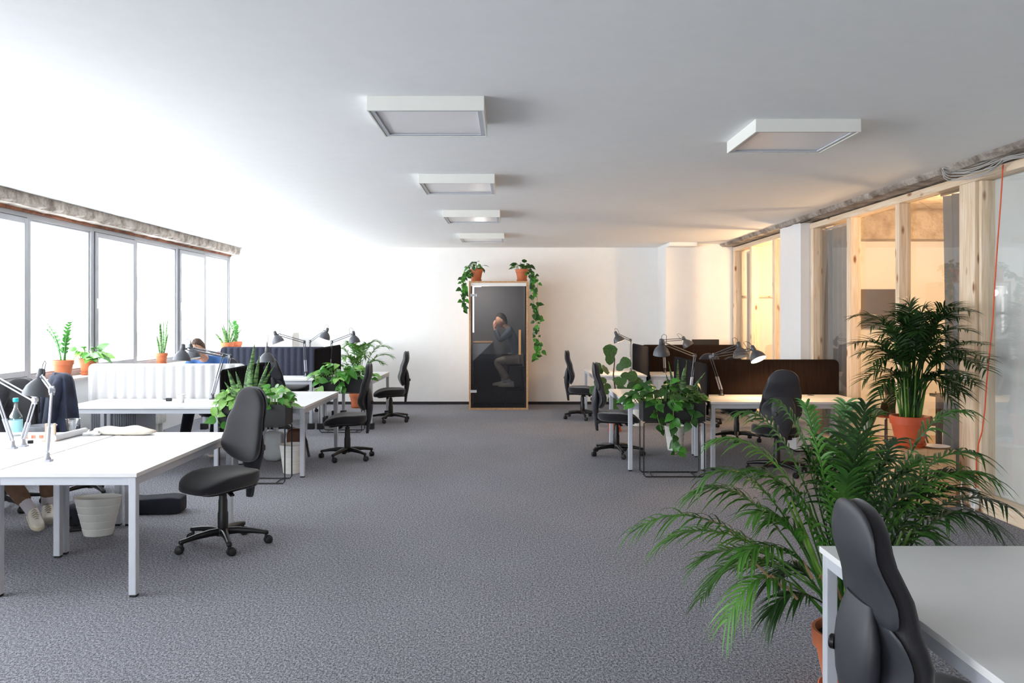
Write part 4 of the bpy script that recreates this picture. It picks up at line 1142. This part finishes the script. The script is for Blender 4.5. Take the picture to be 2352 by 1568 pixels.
def person(label, J, cloth, headc, fwd, up, hairm, handsd, base, feet):
    """J: joint positions; cloth: material of (shirt, trousers, shoe, sock)"""
    t = thing('person', label, 'person', base)
    B = Vector(base); J = {k: Vector(v) - B for k, v in J.items()}; hc = Vector(headc) - B
    rad = dict(pelvis=(.125,.095), spine=(.115,.085), chest=(.125,.09), neck=.052, sl=.055, sr=.055, el=.04, er=.04, wl=.027, wr=.027, hl=.085, hr=.085, kl=.055, kr=.055, al=.038, ar=.038, tl=.03, tr=.03)
    sk = lambda k: .8 if k in ('pelvis','spine','chest','sl','sr','el','er','hl','hr','kl','kr') else 1
    S_ = {k: (J[k], tuple(q*sk(k) for q in rad[k]) if isinstance(rad[k], tuple) else rad[k]*sk(k)) for k in J}
    S_['head'] = (hc - Vector(up).normalized()*.06, .05)
    E = [('pelvis','spine'),('spine','chest'),('chest','neck'),('neck','head'),('chest','sl'),('sl','el'),('el','wl'),('chest','sr'),('sr','er'),('er','wr'),
         ('pelvis','hl'),('hl','kl'),('kl','al'),('al','tl'),('pelvis','hr'),('hr','kr'),('kr','ar'),('ar','tr')]
    for q in 'lr': S_['t'+q] = (J['a'+q].lerp(J['t'+q], .4) - Vector((0,0,.012)), .016)
    me = skin_mesh(S_, E, 'pelvis', 1)
    mb = MB(); T = head_parts(mb, hc, fwd, up)
    for k, (d, n, cu) in zip(('wl','wr'), handsd): hand(mb, J[k], d, n, cu)
    hm = mb.mesh('h', None, True, 80)
    bm = bmesh.new(); bm.from_mesh(me); bm.from_mesh(hm); bm.to_mesh(me); bm.free()
    me.name = 'body'; me.materials.clear(); me.materials.append(M['skin'])
    me.polygons.foreach_set('use_smooth', [True]*len(me.polygons))
    body = link('body', me, t)
    hair(T, hairm, t); face(T, t)
    g = .014
    def grow(keys): return {k: (J[k], tuple(x + g for x in rad[k]) if isinstance(rad[k], tuple) else rad[k] + g) for k in keys}
    A = grow(['pelvis','spine','chest','sl','sr','el','er']); A['neck'] = (J['chest'].lerp(J['neck'], 1.02), .070)
    for s in 'lr': A['w'+s] = (J['e'+s].lerp(J['w'+s], .9), .042)
    sm = skin_mesh(A, [('pelvis','spine'),('spine','chest'),('chest','neck'),('chest','sl'),('sl','el'),('el','wl'),('chest','sr'),('sr','er'),('er','wr')], 'pelvis', 2)
    def put(name, m_, mm):
        m_.name = name; m_.materials.clear(); m_.materials.append(mm); m_.polygons.foreach_set('use_smooth', [True]*len(m_.polygons)); return link(name, m_, t)
    put('shirt', sm, cloth[0])
    Lk = {k: v for k, v in grow(['pelvis','hl','hr','kl','kr']).items()}
    Lk['pelvis'] = (J['pelvis'], (.145,.115))
    for s in 'lr': Lk['a'+s] = (J['k'+s].lerp(J['a'+s], .86), .062); Lk['k'+s] = (J['k'+s], .075); Lk['h'+s] = (J['h'+s], .098)
    sm = skin_mesh(Lk, [('pelvis','hl'),('hl','kl'),('kl','al'),('pelvis','hr'),('hr','kr'),('kr','ar')], 'pelvis', 2)
    put('trousers', sm, cloth[1])
    for s in 'lr':
        MB().tube([J['k'+s].lerp(J['a'+s], .74), J['a'+s], J['a'+s]-Vector((0,0,.02))], [.046,.043,.043], 12).build('sock', cloth[3], t)
        a = J['a'+s]; d = (J['t'+s] - a); dz = d.normalized(); d.z = 0; d.normalize()
        tilt = feet
        axis = (J['t'+s] - a - Vector((0,0,-.055 if not tilt else -.045))).normalized()
        sd = d.cross(Vector((0,0,1))).normalized(); upv = sd.cross(axis).normalized()
        if upv.z < 0: upv = -upv
        o = a - upv*.062
        rings = []
        for l, w, h in ((-.062,.022,.05),(-.055,.033,.085),(-.02,.037,.098),(.03,.038,.088),(.08,.043,.062),(.13,.047,.05),(.175,.044,.042),(.205,.030,.032),(.212,.012,.018)):
            ring = []
            for k in range(14):
                q = 2*PI*k/14
                ring.append(o + axis*l + sd*(w*math.copysign(abs(math.cos(q))**.75, math.cos(q))) + upv*(h/2 + h/2*math.copysign(abs(math.sin(q))**.75, math.sin(q)) + .012))
            rings.append(ring)
        sh = MB().loft(rings).build('shoe', cloth[2], t, angle=70)
        rings = [[o + axis*l + sd*(w*math.copysign(abs(math.cos(q))**.75, math.cos(q))) + upv*(.014 + .014*math.copysign(abs(math.sin(q))**.5, math.sin(q))) for q in [2*PI*k/14 for k in range(14)]]
                 for l, w in ((-.066,.024),(-.056,.036),(-.02,.040),(.03,.041),(.08,.046),(.13,.050),(.175,.047),(.208,.033),(.217,.012))]
        MB().loft(rings).build('sole', M['sole'], sh, angle=50)
        b = MB()
        for k in range(5):
            l = .035 + k*.022; h = .094 - k*.009
            b.tube([o + axis*l - sd*.022 + upv*h*.93, o + axis*(l+.005) + upv*(h+.012), o + axis*l + sd*.022 + upv*h*.93], .0035, 5)
        b.build('laces', M['lace'], sh)
    return t

# man in the blue shirt behind the white screen
person('bearded man in a blue shirt bending over the desk behind the white screen',
  dict(pelvis=(-3.66,10.08,.57), spine=(-3.66,9.95,.80), chest=(-3.66,9.74,1.03), neck=(-3.67,9.58,1.13), sl=(-3.47,9.70,1.10), sr=(-3.86,9.70,1.10),
       el=(-3.36,9.48,.83), er=(-3.96,9.48,.83), wl=(-3.52,9.30,.765), wr=(-3.82,9.30,.765), hl=(-3.57,10.02,.55), hr=(-3.76,10.02,.55),
       kl=(-3.50,9.58,.54), kr=(-3.84,9.58,.54), al=(-3.43,9.22,.10), ar=(-3.86,9.42,.10), tl=(-3.37,9.02,.045), tr=(-3.90,9.22,.045)),
  (M['blue_shirt'], M['dark_trouser'], M['grey_shoe'], M['sock']), (-3.69,9.43,1.235), (-.12,-.95,-.32), (0,-.3,.95), M['hair'],
  [((-.4,-1,-.1),(0,0,-1),.3), ((.4,-1,-.1),(0,0,-1),.3)], (-3.66,10.05,0), False)
# person at the left edge: sleeve and brown trousers
person('person in brown trousers and cream trainers sitting at the left picture edge',
  dict(pelvis=(-4.10,6.68,.57), spine=(-4.20,6.66,.80), chest=(-4.34,6.58,1.0), neck=(-4.38,6.50,1.15), sl=(-4.10,6.46,1.04), sr=(-4.54,6.58,1.05),
       el=(-4.03,6.22,.85), er=(-4.62,6.3,.84), wl=(-4.22,6.02,.775), wr=(-4.48,6.02,.775), hl=(-3.99,6.62,.55), hr=(-4.18,6.58,.55),
       kl=(-3.64,6.30,.53), kr=(-4.02,6.20,.53), al=(-3.665,6.32,.115), ar=(-3.635,6.08,.125), tl=(-3.57,6.18,.045), tr=(-3.50,5.93,.045)),
  (M['dark_cloth'], M['brown_trouser'], M['sneaker'], M['sock']), (-4.40,6.40,1.34), (.0,-.85,-.4), (0,-.35,.9), M['hair_dark'],
  [((-.3,-1,0),(0,0,-1),.3), ((.3,-1,0),(0,0,-1),.3)], (-4.10,6.68,0), True)
# man in the phone booth
person('man in a slate shirt and beige trousers on the stool inside the phone booth',
  dict(pelvis=(.14,14.36,.875), spine=(.12,14.36,1.08), chest=(.04,14.36,1.30), neck=(-.04,14.36,1.43), sl=(.02,14.20,1.37), sr=(.02,14.52,1.37),
       el=(-.17,14.16,1.20), er=(-.17,14.55,1.20), wl=(-.265,14.24,1.42), wr=(-.265,14.46,1.42), hl=(.12,14.27,.86), hr=(.12,14.45,.86),
       kl=(-.25,14.22,.83), kr=(-.20,14.46,.84), al=(.02,14.22,.435), ar=(-.09,14.45,.435), tl=(-.13,14.20,.385), tr=(-.24,14.44,.385)),
  (M['grey_shirt'], M['beige_trouser'], M['sneaker'], M['sock']), (-.145,14.36,1.56), (-1,-.15,-.25), (-.2,0,1), M['hair_dark'],
  [((-.1,.05,1),(.6,.3,0),.6), ((-.1,-.05,1),(.6,-.3,0),.6)], (.14,14.36,.046), False)

# jacket over the chair back
t = thing('jacket', 'navy jacket draped over a chair back in front of the sill', 'jacket', (-3.995, 7.105, 0))
JT = [(0,0,0,1.122),(.06,.13,.052,1.120),(.14,.18,.085,1.098),(.24,.215,.10,1.04),(.45,.27,.115,.88),(.7,.315,.125,.70),(1,.335,.135,.52)]
def jk(u, v):
    a = 2*PI*u
    w, d, z = (interp([(q[0], q[k]) for q in JT], v) for k in (1, 2, 3))
    f = 1 + (.16*math.sin(a*9 + v*2) + .08*math.sin(a*17 + 1))*v
    return (w*f*math.cos(a) + .02*v, d*f*math.sin(a) - .005, z + .02*math.sin(a*2)*v)
MB().grid(56, 18, jk).build('body', M['navy'], t, angle=80)
for s in (-1, 1):
    MB().tube([(s*.15,-.03,1.07),(s*.215,-.08,.95),(s*.235,-.10,.80),(s*.235,-.115,.58)], [.04,.055,.055,.048], 12).build('sleeve', M['navy'], t)
t.rotation_euler = (0, 0, math.radians(-53))
MB().tube([(-.10,.0,1.10),(-.05,-.05,1.115),(.05,-.05,1.115),(.10,.0,1.10)], .016, 8).build('collar', M['navy'], t)

# ------------------------------------------------------------------ things on and under the desks
p = on(36, 1000, DH); t = thing('water_bottle', 'clear water bottle with a cyan cap on the left desk', 'bottle', p)
MB().lathe([(0,.002),(.044,.002),(.047,.01),(.047,.13),(.044,.15),(.022,.19),(.0165,.21),(.0165,.262)], 22).build('glass_body', M['clear'], t)
MB().lathe([(.0475,.03),(.0478,.035),(.0478,.115),(.0475,.12)], 22).build('label_band', M['label_band'], t)
MB().lathe([(0,.285),(.018,.285),(.0195,.28),(.0195,.258),(.017,.256)], 18).build('cap', M['cyan'], t)
p = on(96, 994, DH); t = tag(MB().lathe([(0,.001),(.06,.001),(.075,.012),(.107,.058),(.104,.060),(.072,.018),(0,.012)], 28).build('bowl', M['grey_bowl']), 'shallow grey bowl on the left desk beside the bottle', 'bowl'); t.location = p
p = on(168, 990, DH); t = thing('drinking_cup', 'transparent plastic cup half full of water', 'cup', p)
MB().lathe([(0,.002),(.038,.002),(.053,.095),(.056,.097),(.052,.095),(.036,.005),(0,.005)], 22).build('cup_wall', M['clear'], t)
MB().lathe([(.040,.044),(0,.044)], 20).build('water', M['clear'], t)
p = on(84, 1008, DH); t = thing('printed_box', 'flat white box with red and tan pictures on the left desk', 'box', p, .05)
MB().box((-.085,-.05,0),(.10,.05,.045)).build('carton', M['paper'], t, smooth=False, bevel=.003)
for x in (-.065, -.01, .045): MB().box((x,-.0512,.012),(x+.03,-.050,.036)).build('picture', M['picture'], t, smooth=False)
p = on(116, 1013, DH); t = thing('phone_stand', 'small pale wooden stand of two uprights behind the near lamp', 'stand', p, .1)
for s in (-1, 1): MB().box((s*.028-.008,-.008,0),(s*.028+.008,.008,.13)).build('upright', M['tan'], t, smooth=False, bevel=.002)
MB().box((-.02,-.004,.02),(.02,.004,.115)).build('insert', M['paper'], t, smooth=False)
MB().box((-.05,-.02,0),(.05,.02,.008)).build('base', M['tan'], t, smooth=False)
a = on(122, 1014, DH); b = on(196, 996, DH)
t = tag(MB().tube([(0,0,.0245), tuple((b-a).xy)+(.0245,)], .024, 18).build('paper_roll', M['paper']), 'white paper roll lying across the left desk', 'paper roll'); t.location = a
p = on(213, 1000, DH)
b = MB(); r = random.Random(8)
pts = [(r.uniform(-.07,.07), r.uniform(-.05,.05), .006 + abs(r.gauss(0,.014))) for _ in range(26)]
b.tube(pts, .0045, 6)
t = tag(b.build('charging_cable', M['white_plastic']), 'heap of white charging cable beside the cotton bag', 'cable'); t.location = p
p = on(288, 997, DH); t = thing('tote_bag', 'natural cotton tote bag lying folded on the left desk', 'bag', p, -.12)
MB().squad(.24,.085,.026,.6,.5,34,12,(0,0,.026), lambda q: Vector((q.x, q.y*(1-.3*max(0,q.x/.24)), q.z*(1 + .35*math.sin(q.x*22) + .25*math.sin(q.y*40 + q.x*9)) if q.z > 0 else q.z))).build('cloth', M['cotton'], t)
MB().tube([(-.18,-.03,.05),(-.24,-.06,.02),(-.29,-.03,.008),(-.27,.02,.008),(-.2,.03,.045)], .008, 8).build('strap', M['cotton'], t)
t = tag(MB().box((-.018,-.008,0),(.018,.008,.022)).build('power_plug', M['foot'], smooth=False, bevel=.003), 'small black plug on the left desk near the lamp clamps', 'plug'); t.location = on(70, 1018, DH); t.rotation_euler = (0,0,.5)
# laptop at the very left
t = thing('laptop', 'silver laptop cut by the left picture edge', 'laptop', (-4.03, 5.83, DH), PI)
MB().box((-.16,-.12,0),(.16,.10,.014)).build('keyboard_base', M['laptop'], t, smooth=False, bevel=.003)
MB().bar((0,.105,.012),(0,.155,.215),.32,.008,(0,1,0)).build('lid', M['laptop'], t, smooth=False)
# second bench
t = tag(MB().tube([(-.028,0,.018),(.028,0,.018)], .017, 14).build('speaker_puck', M['foot']), 'small black cylinder lying on the desk before the white screen', 'gadget'); t.location = on(388, 921, DH)
t = thing('mug', 'white mug on the desk before the white screen', 'mug', on(415, 924, DH))
MB().lathe([(0,.001),(.034,.001),(.042,.085),(.039,.085),(.032,.006),(0,.006)], 20).build('cup_wall', M['white_plastic'], t)
MB().tube([(.037,0,.07),(.06,0,.065),(.06,0,.03),(.034,0,.022)], .005, 6).build('handle', M['white_plastic'], t)
# bins
def bin_(name, label, p, h, rt, rb, oval=1.0, rz=0):
    t = thing(name, label, 'waste bin', p, rz, 'white waste bins')
    prof = [(0,.004),(rb,.004)]
    for k in range(1, 6):
        z = h*k/5; r_ = rb + (rt-rb)*k/5
        prof += [(r_ - .001, z - .007), (r_ - .0045, z - .003), (r_ - .001, z)]
    prof += [(rt+.004, h), (rt-.004, h), (rb-.003, .01), (0,.01)]
    MB().lathe(prof, 36, sy=oval).build('bin_body', M['bin'], t, angle=30)
    MB().lathe([(rb-.006,0),(rb-.004,.005),(rb-.02,.005),(rb-.02,0)], 30, sy=oval).build('base_ring', M['bin'], t)
    return t
bin_('waste_bin', 'oval white waste bin under the nearest left desk', (-3.06, 5.93, 0), .285, .165, .10, .62, .22)
bin_('waste_bin', 'round white waste bin beside the second left desk leg', (-2.265, 8.30, 0), .30, .128, .088)
bin_('waste_bin', 'round white waste bin under the right desk, below the hanging vine', (2.02, 9.72, 0), .30, .128, .088)
bin_('waste_bin', 'white waste bin half hidden left of the right planter box', (1.93, 11.9, 0), .30, .125, .088)
# bags and boxes under the left desks
t = thing('shoulder_bag', 'flat black and navy bag on the carpet right of the near desk leg', 'bag', (-2.93, 6.62, 0), .1)
MB().squad(.22,.10,.066,.16,.2,30,10,(0,0,.067), lambda q: Vector((q.x, q.y, q.z*(1+.12*math.sin(q.x*17))))).build('bag_body', M['dark_trouser'], t, angle=50)
MB().tube([(-.2,.02,.1),(-.25,.05,.04),(-.2,.12,.012),(0,.15,.012),(.15,.11,.02)], .01, 8).build('strap', M['foot'], t)
t = thing('backpack', 'crumpled black backpack behind the oval bin', 'bag', (-3.28, 6.2, 0), .3)
MB().squad(.15,.11,.09,.6,.6,26,12,(0,0,.09), lambda q: Vector((q.x*(1+.1*math.sin(q.z*40)), q.y, q.z*(1+.15*math.sin(q.x*30))))).build('bag_body', M['dark_trouser'], t)
MB().tube([(-.1,-.1,.1),(-.16,-.14,.05),(-.1,-.18,.012),(.05,-.15,.012)], .012, 8).build('strap', M['foot'], t)
t = thing('cable_tray', 'grey cable tray hanging below the nearest left desk', 'cable tray', (-3.5, 5.28, 0))
rings = [[(x, math.cos(q)*.08 - .02, .60 + .05*math.sin(q)) for q in [PI + PI*k/10 for k in range(11)]] + [(x, math.cos(q)*.074 - .02, .60 + .044*math.sin(q)) for q in [2*PI - PI*k/10 for k in range(11)]] for x in (-.6, .30)]
MB().loft(rings).build('tray', M['alu'], t, angle=30)
for x in (-.55, .25): MB().box((x-.01,-.10,.60),(x+.01,-.09,DH-.026)).build('bracket', M['alu'], t, smooth=False)
MB().tube([(.2,-.02,.57),(.1,-.1,.4),(-.1,-.18,.2),(-.3,-.2,.03)], .005, 6).build('hanging_cable', M['black_cable'], t)
t = thing('shopping_bag', 'translucent grey carrier bag under the second left desk', 'bag', (-2.66, 9.0, 0))
MB().squad(.11,.08,.17,.5,.4,26,14,(0,0,.17), lambda q: Vector((q.x*(1+.06*math.sin(q.z*50)), q.y*(1+.1*math.sin(q.x*60)), q.z))).build('bag_body', M['clear_bag'], t)
MB().tube([(-.05,0,.33),(-.04,0,.40),(.04,0,.40),(.05,0,.33)], .006, 6).build('handle', M['clear_bag'], t)
t = thing('leather_bag', 'brown leather bag with black strap behind the second waste bin', 'bag', (-2.42, 9.05, 0))
MB().squad(.10,.07,.18,.4,.4,26,14,(0,0,.18)).build('bag_body', M['leather'], t)
MB().tube([(.08,-.02,.3),(.13,-.06,.22),(.15,-.08,.12),(.17,-.10,.05)], .014, 8).build('strap', M['foot'], t)
t = thing('tambour_cabinet', 'grey ribbed tambour cabinet under the white-screen desk', 'cabinet', (-4.52, 9.35, 0))
MB().box((-.26,-.25,0),(.26,.25,.60)).build('carcass', M['alu'], t, smooth=False, bevel=.003)
b = MB()
for k in range(20): b.tube([(-.245 + k*.0258, -.25, .04), (-.245 + k*.0258, -.25, .57)], .011, 6)
b.build('tambour_front', M['grey_cab'], t, kind='stuff')
for k, (y, L, nm) in enumerate(((7.75, 1.3, 'cream ribbed radiator under the window behind the bottle'), (10.6, 1.4, 'cream ribbed radiator under the window behind the blue-shirted man'))):
    t = thing('radiator', nm, 'radiator', (-4.90, y, .12), 0, 'radiators below the windows')
    n = int(L/.05); b = MB()
    for i in range(n): b.squad(.05, .020, .29, .4, .5, 10, 8, (0, -L/2 + (i+.5)*L/n, .30))
    b.build('fins', M['cream'], t, kind='stuff')
    MB().tube([(0,-L/2,.56),(0,L/2,.56)], .016, 8).tube([(0,-L/2,.04),(0,L/2,.04)], .016, 8).build('pipes', M['cream'], t)
    MB().lathe([(0,0),(.02,0),(.022,.05),(0,.055)], 12, (0,-L/2,.56), (0,-1,0)).build('valve', M['white_plastic'], t)
    for yy in (-L/2+.1, L/2-.1): MB().box((-.03,yy-.015,-.12),(.03,yy+.015,.02)).build('foot', M['cream'], t, smooth=False)
t = thing('storage_cabinet', 'white cabinet before the back wall behind the far left bench', 'cabinet', (-4.30, 14.42, 0))
MB().box((-.44,-.2,.03),(.44,.2,1.34)).build('carcass', M['white_plastic'], t, smooth=False, bevel=.004)
for s in (-1, 1):
    dd = MB().box((s*.22-.212,-.22,.06),(s*.22+.212,-.2,1.31)).build('door', M['white_plastic'], t, smooth=False, bevel=.003)
    MB().box((s*.03-.006,-.235,.66),(s*.03+.006,-.22,.80)).build('handle', M['alu'], dd, smooth=False)
MB().box((-.42,-.18,0),(.42,.18,.03)).build('plinth', M['alu'], t, smooth=False)
# right benches
t = thing('monitor', 'dark monitor back rising above the far right screen', 'monitor', (3.33, 13.58, DH))
MB().box((-.22,-.02,.22),(.24,.02,.52)).build('display', M['screen'], t, smooth=False, bevel=.005)
MB().box((-.03,.02,.02),(.03,.05,.36)).box((-.11,-.08,0),(.11,.09,.012)).build('stand', M['plastic'], t, smooth=False)
t = thing('desktop_computer', 'white computer tower standing under the desk with the long black screen', 'computer', (3.52, 9.75, 0))
MB().box((-.09,-.2,.02),(.09,.2,.36)).build('case', M['white_plastic'], t, smooth=False, bevel=.01)
MB().box((-.08,-.203,.05),(.08,-.199,.30)).build('front_panel', M['paper'], t, smooth=False)
for s in (-1, 1): MB().box((s*.06-.02,-.18,0),(s*.06+.02,.18,.02)).build('foot', M['foot'], t, smooth=False)
# plate on the plinth
t = tag(MB().lathe([(0,.002),(.05,.002),(.105,.016),(.107,.019),(.05,.008),(0,.008)], 26).build('plate', M['white_plastic']), 'white dish on the plywood box beside the potted palm', 'dish'); t.location = (3.70, 6.90, .489)

# ------------------------------------------------------------------ partition details
def onw(px, py, X): return at(px, py, X * F / (px - CX))
t = thing('power_cable', 'orange cable hanging down the timber partition to a white socket strip', 'cable', (3.9, 6.75, 0))
o = Vector((3.9, 6.75, 0))
pts = [onw(2304,378,3.915),onw(2298,470,3.915),onw(2291,560,3.91),onw(2285,650,3.91),onw(2280,740,3.905),onw(2272,820,3.90),onw(2266,880,3.90),onw(2262,940,3.90),onw(2256,990,3.89),onw(2247,1020,3.885),onw(2243,1060,3.885),onw(2243,1100,3.885),onw(2240,1125,3.885)]
MB().tube([q - o for q in pts], .0055, 8).build('cord', M['orange_cord'], t)
s0 = onw(2239,1120,3.88) - o
st = MB().box((s0.x-.02, s0.y-.03, s0.z-.17),(s0.x+.02, s0.y+.03, s0.z)).build('socket_strip', M['white_plastic'], t, smooth=False, bevel=.006)
for k in range(3): MB().lathe([(0,-.001),(.017,-.001),(.017,.001),(0,.001)], 14, (s0.x-.0205, s0.y, s0.z-.035-.05*k), (-1,0,0)).build('socket', M['alu'], st)
MB().tube([s0 + Vector(q) for q in ((0,0,-.17),(-.02,-.02,-.23),(-.05,-.03,-.27),(-.06,.05,-.262),(-.05,.12,-.1),(-.03,.14,.02),(0,.10,.06),(0,.04,.02),(0,.02,-.02))], .005, 6).build('white_lead', M['white_plastic'], t)
sw = onw(2213, 866, 3.925)
t = thing('light_switch', 'white light switch on the wide timber post', 'switch', (3.94, sw.y, sw.z))
MB().box((-.012,-.04,-.04),(0,.04,.04)).build('plate', M['white_plastic'], t, smooth=False, bevel=.003)
MB().box((-.018,-.026,-.026),(-.01,.026,.026)).build('rocker', M['white_plastic'], t, smooth=False, bevel=.002)
t = thing('cable_bundle', 'bundle of grey cables hanging from the concrete edge over the timber post', 'cables', (3.76, 7.0, 2.86))
o = Vector((3.76, 7.0, 2.86)); r = random.Random(9)
for k in range(7):
    q = [(2163,386),(2172,398),(2190,402),(2225,400),(2262,388),(2290,374),(2308,364),(2352,358),(2420,340)]
    pts = []
    for i, (x, y) in enumerate(q):
        Xp = 3.74 if i < 2 else (3.80 if i < 5 else 3.85)
        w = onw(x + r.uniform(-3,3), y - 1 + r.uniform(-3,3) - (k-3)*(4.6 if 0 < i < 6 else 1.5), Xp - .009*(k % 3))
        w.z = min(w.z, 2.90)
        pts.append(w - o)
    MB().tube([pts[0]] + [pts[i].lerp(pts[i+1], f) for i in range(len(pts)-1) for f in (.35, .8)] + [pts[-1]], .0048, 7).build('cable', M['cable'], t)
pts = [(1.0,0,0)]
t = tag(MB().tube([onw(1818,503,3.80), onw(1826,510,3.80), onw(1840,512,3.80), onw(1862,505,3.84)], .006, 6).build('loose_cable', M['black_cable']), 'thin black cable looped over the top of the white column', 'cable')
# curtains behind the glass
def curtain(label, X, ya, yb, z1, m=None):
    t = thing('curtain', label, 'curtain', (X, ya, .03)); b = MB(); L = yb - ya
    b.grid(60, 14, lambda u, v: (.05*math.sin(u*L/.15*2*PI + .5*math.sin(v*4))*(.55+.45*(1-v)) , u*L*(1 - .12*math.sin(v*PI)*.5), v*z1))
    b.build('cloth', m or M['curtain'], t, angle=80)
    MB().tube([(0,-.05,z1+.02),(0,L+.05,z1+.02)], .012, 8).build('rail', M['alu'], t)
curtain('grey curtain behind the glass, right of the white column', 4.16, 9.78, 10.5, 2.72)
curtain('grey curtain behind the glass beside the wide timber post', 4.16, 7.02, 7.62, 2.74)
curtain('grey curtain behind the glass in the farthest bay', 4.16, 13.45, 13.9, 2.70)
t = tag(MB().box((4.62,10.86,1.47),(5.30,10.92,2.0)).build('acoustic_panel', M['panel'], smooth=False, bevel=.01), 'dark grey acoustic panel on the lit meeting room wall', 'wall panel')
# meeting room furniture
def wire_chair(label, p, rz, shellm, orange):
    t = thing('shell_chair', label, 'chair', p, rz)
    def sf(u, v):
        x = (u - .5)*2; s = v
        if s < .5:
            y = .22 - .44*s*2*.95; z = .45 + .05*x*x*(1) - .01
        else:
            k = (s-.5)*2; y = -.2 - .10*k; z = .45 + .40*k**1.1 - .0
        w = .22*(1 - .25*max(0, s-.7)/.3)
        return (x*w, y + .06*x*x*(1 if s > .5 else 0), z + (.08*x*x if .3 < s < .7 else .02*x*x))
    o = MB().grid(14, 18, sf).build('shell', shellm, t, angle=80)
    sd = o.modifiers.new('thick', 'SOLIDIFY'); sd.thickness = .012
    if orange: MB().squad(.20,.20,.018,.4,.6,24,8,(0,.0,.475)).build('seat_pad', M['orange'], t)
    for sx in (-1, 1):
        for sy in (-1, 1):
            MB().tube([(sx*.08, sy*.08, .43), (sx*.20, sy*.20, 0)], .010, 8).build('leg', M['dark_wire'], t)
        MB().tube([(sx*.14, -.14, .22), (sx*-.14, .14, .22)], .007, 6).build('brace', M['dark_wire'], t)
wire_chair('chair with orange seat pad behind the glass partition', (4.42, 9.35, 0), .3, M['brown_shell'], True)
wire_chair('brown shell chair on wire legs behind the glass, left of the palm', (4.42, 8.72, 0), -1.9, M['brown_shell'], False)
wire_chair('dark shell chair behind the glass, right of the palm', (4.55, 7.9, 0), -1.5, M['brown_shell'], False)
t = thing('meeting_table', 'dark meeting table glimpsed behind the palm through the glass', 'table', (5.45, 8.4, 0))
MB().box((-.55,-.9,.70),(.55,.9,.735)).build('tabletop', M['screen'], t, smooth=False, bevel=.004)
for sx in (-1, 1):
    for sy in (-1, 1): MB().box((sx*.48-.025, sy*.82-.025, 0),(sx*.48+.025, sy*.82+.025,.70)).build('leg', M['foot'], t, smooth=False)
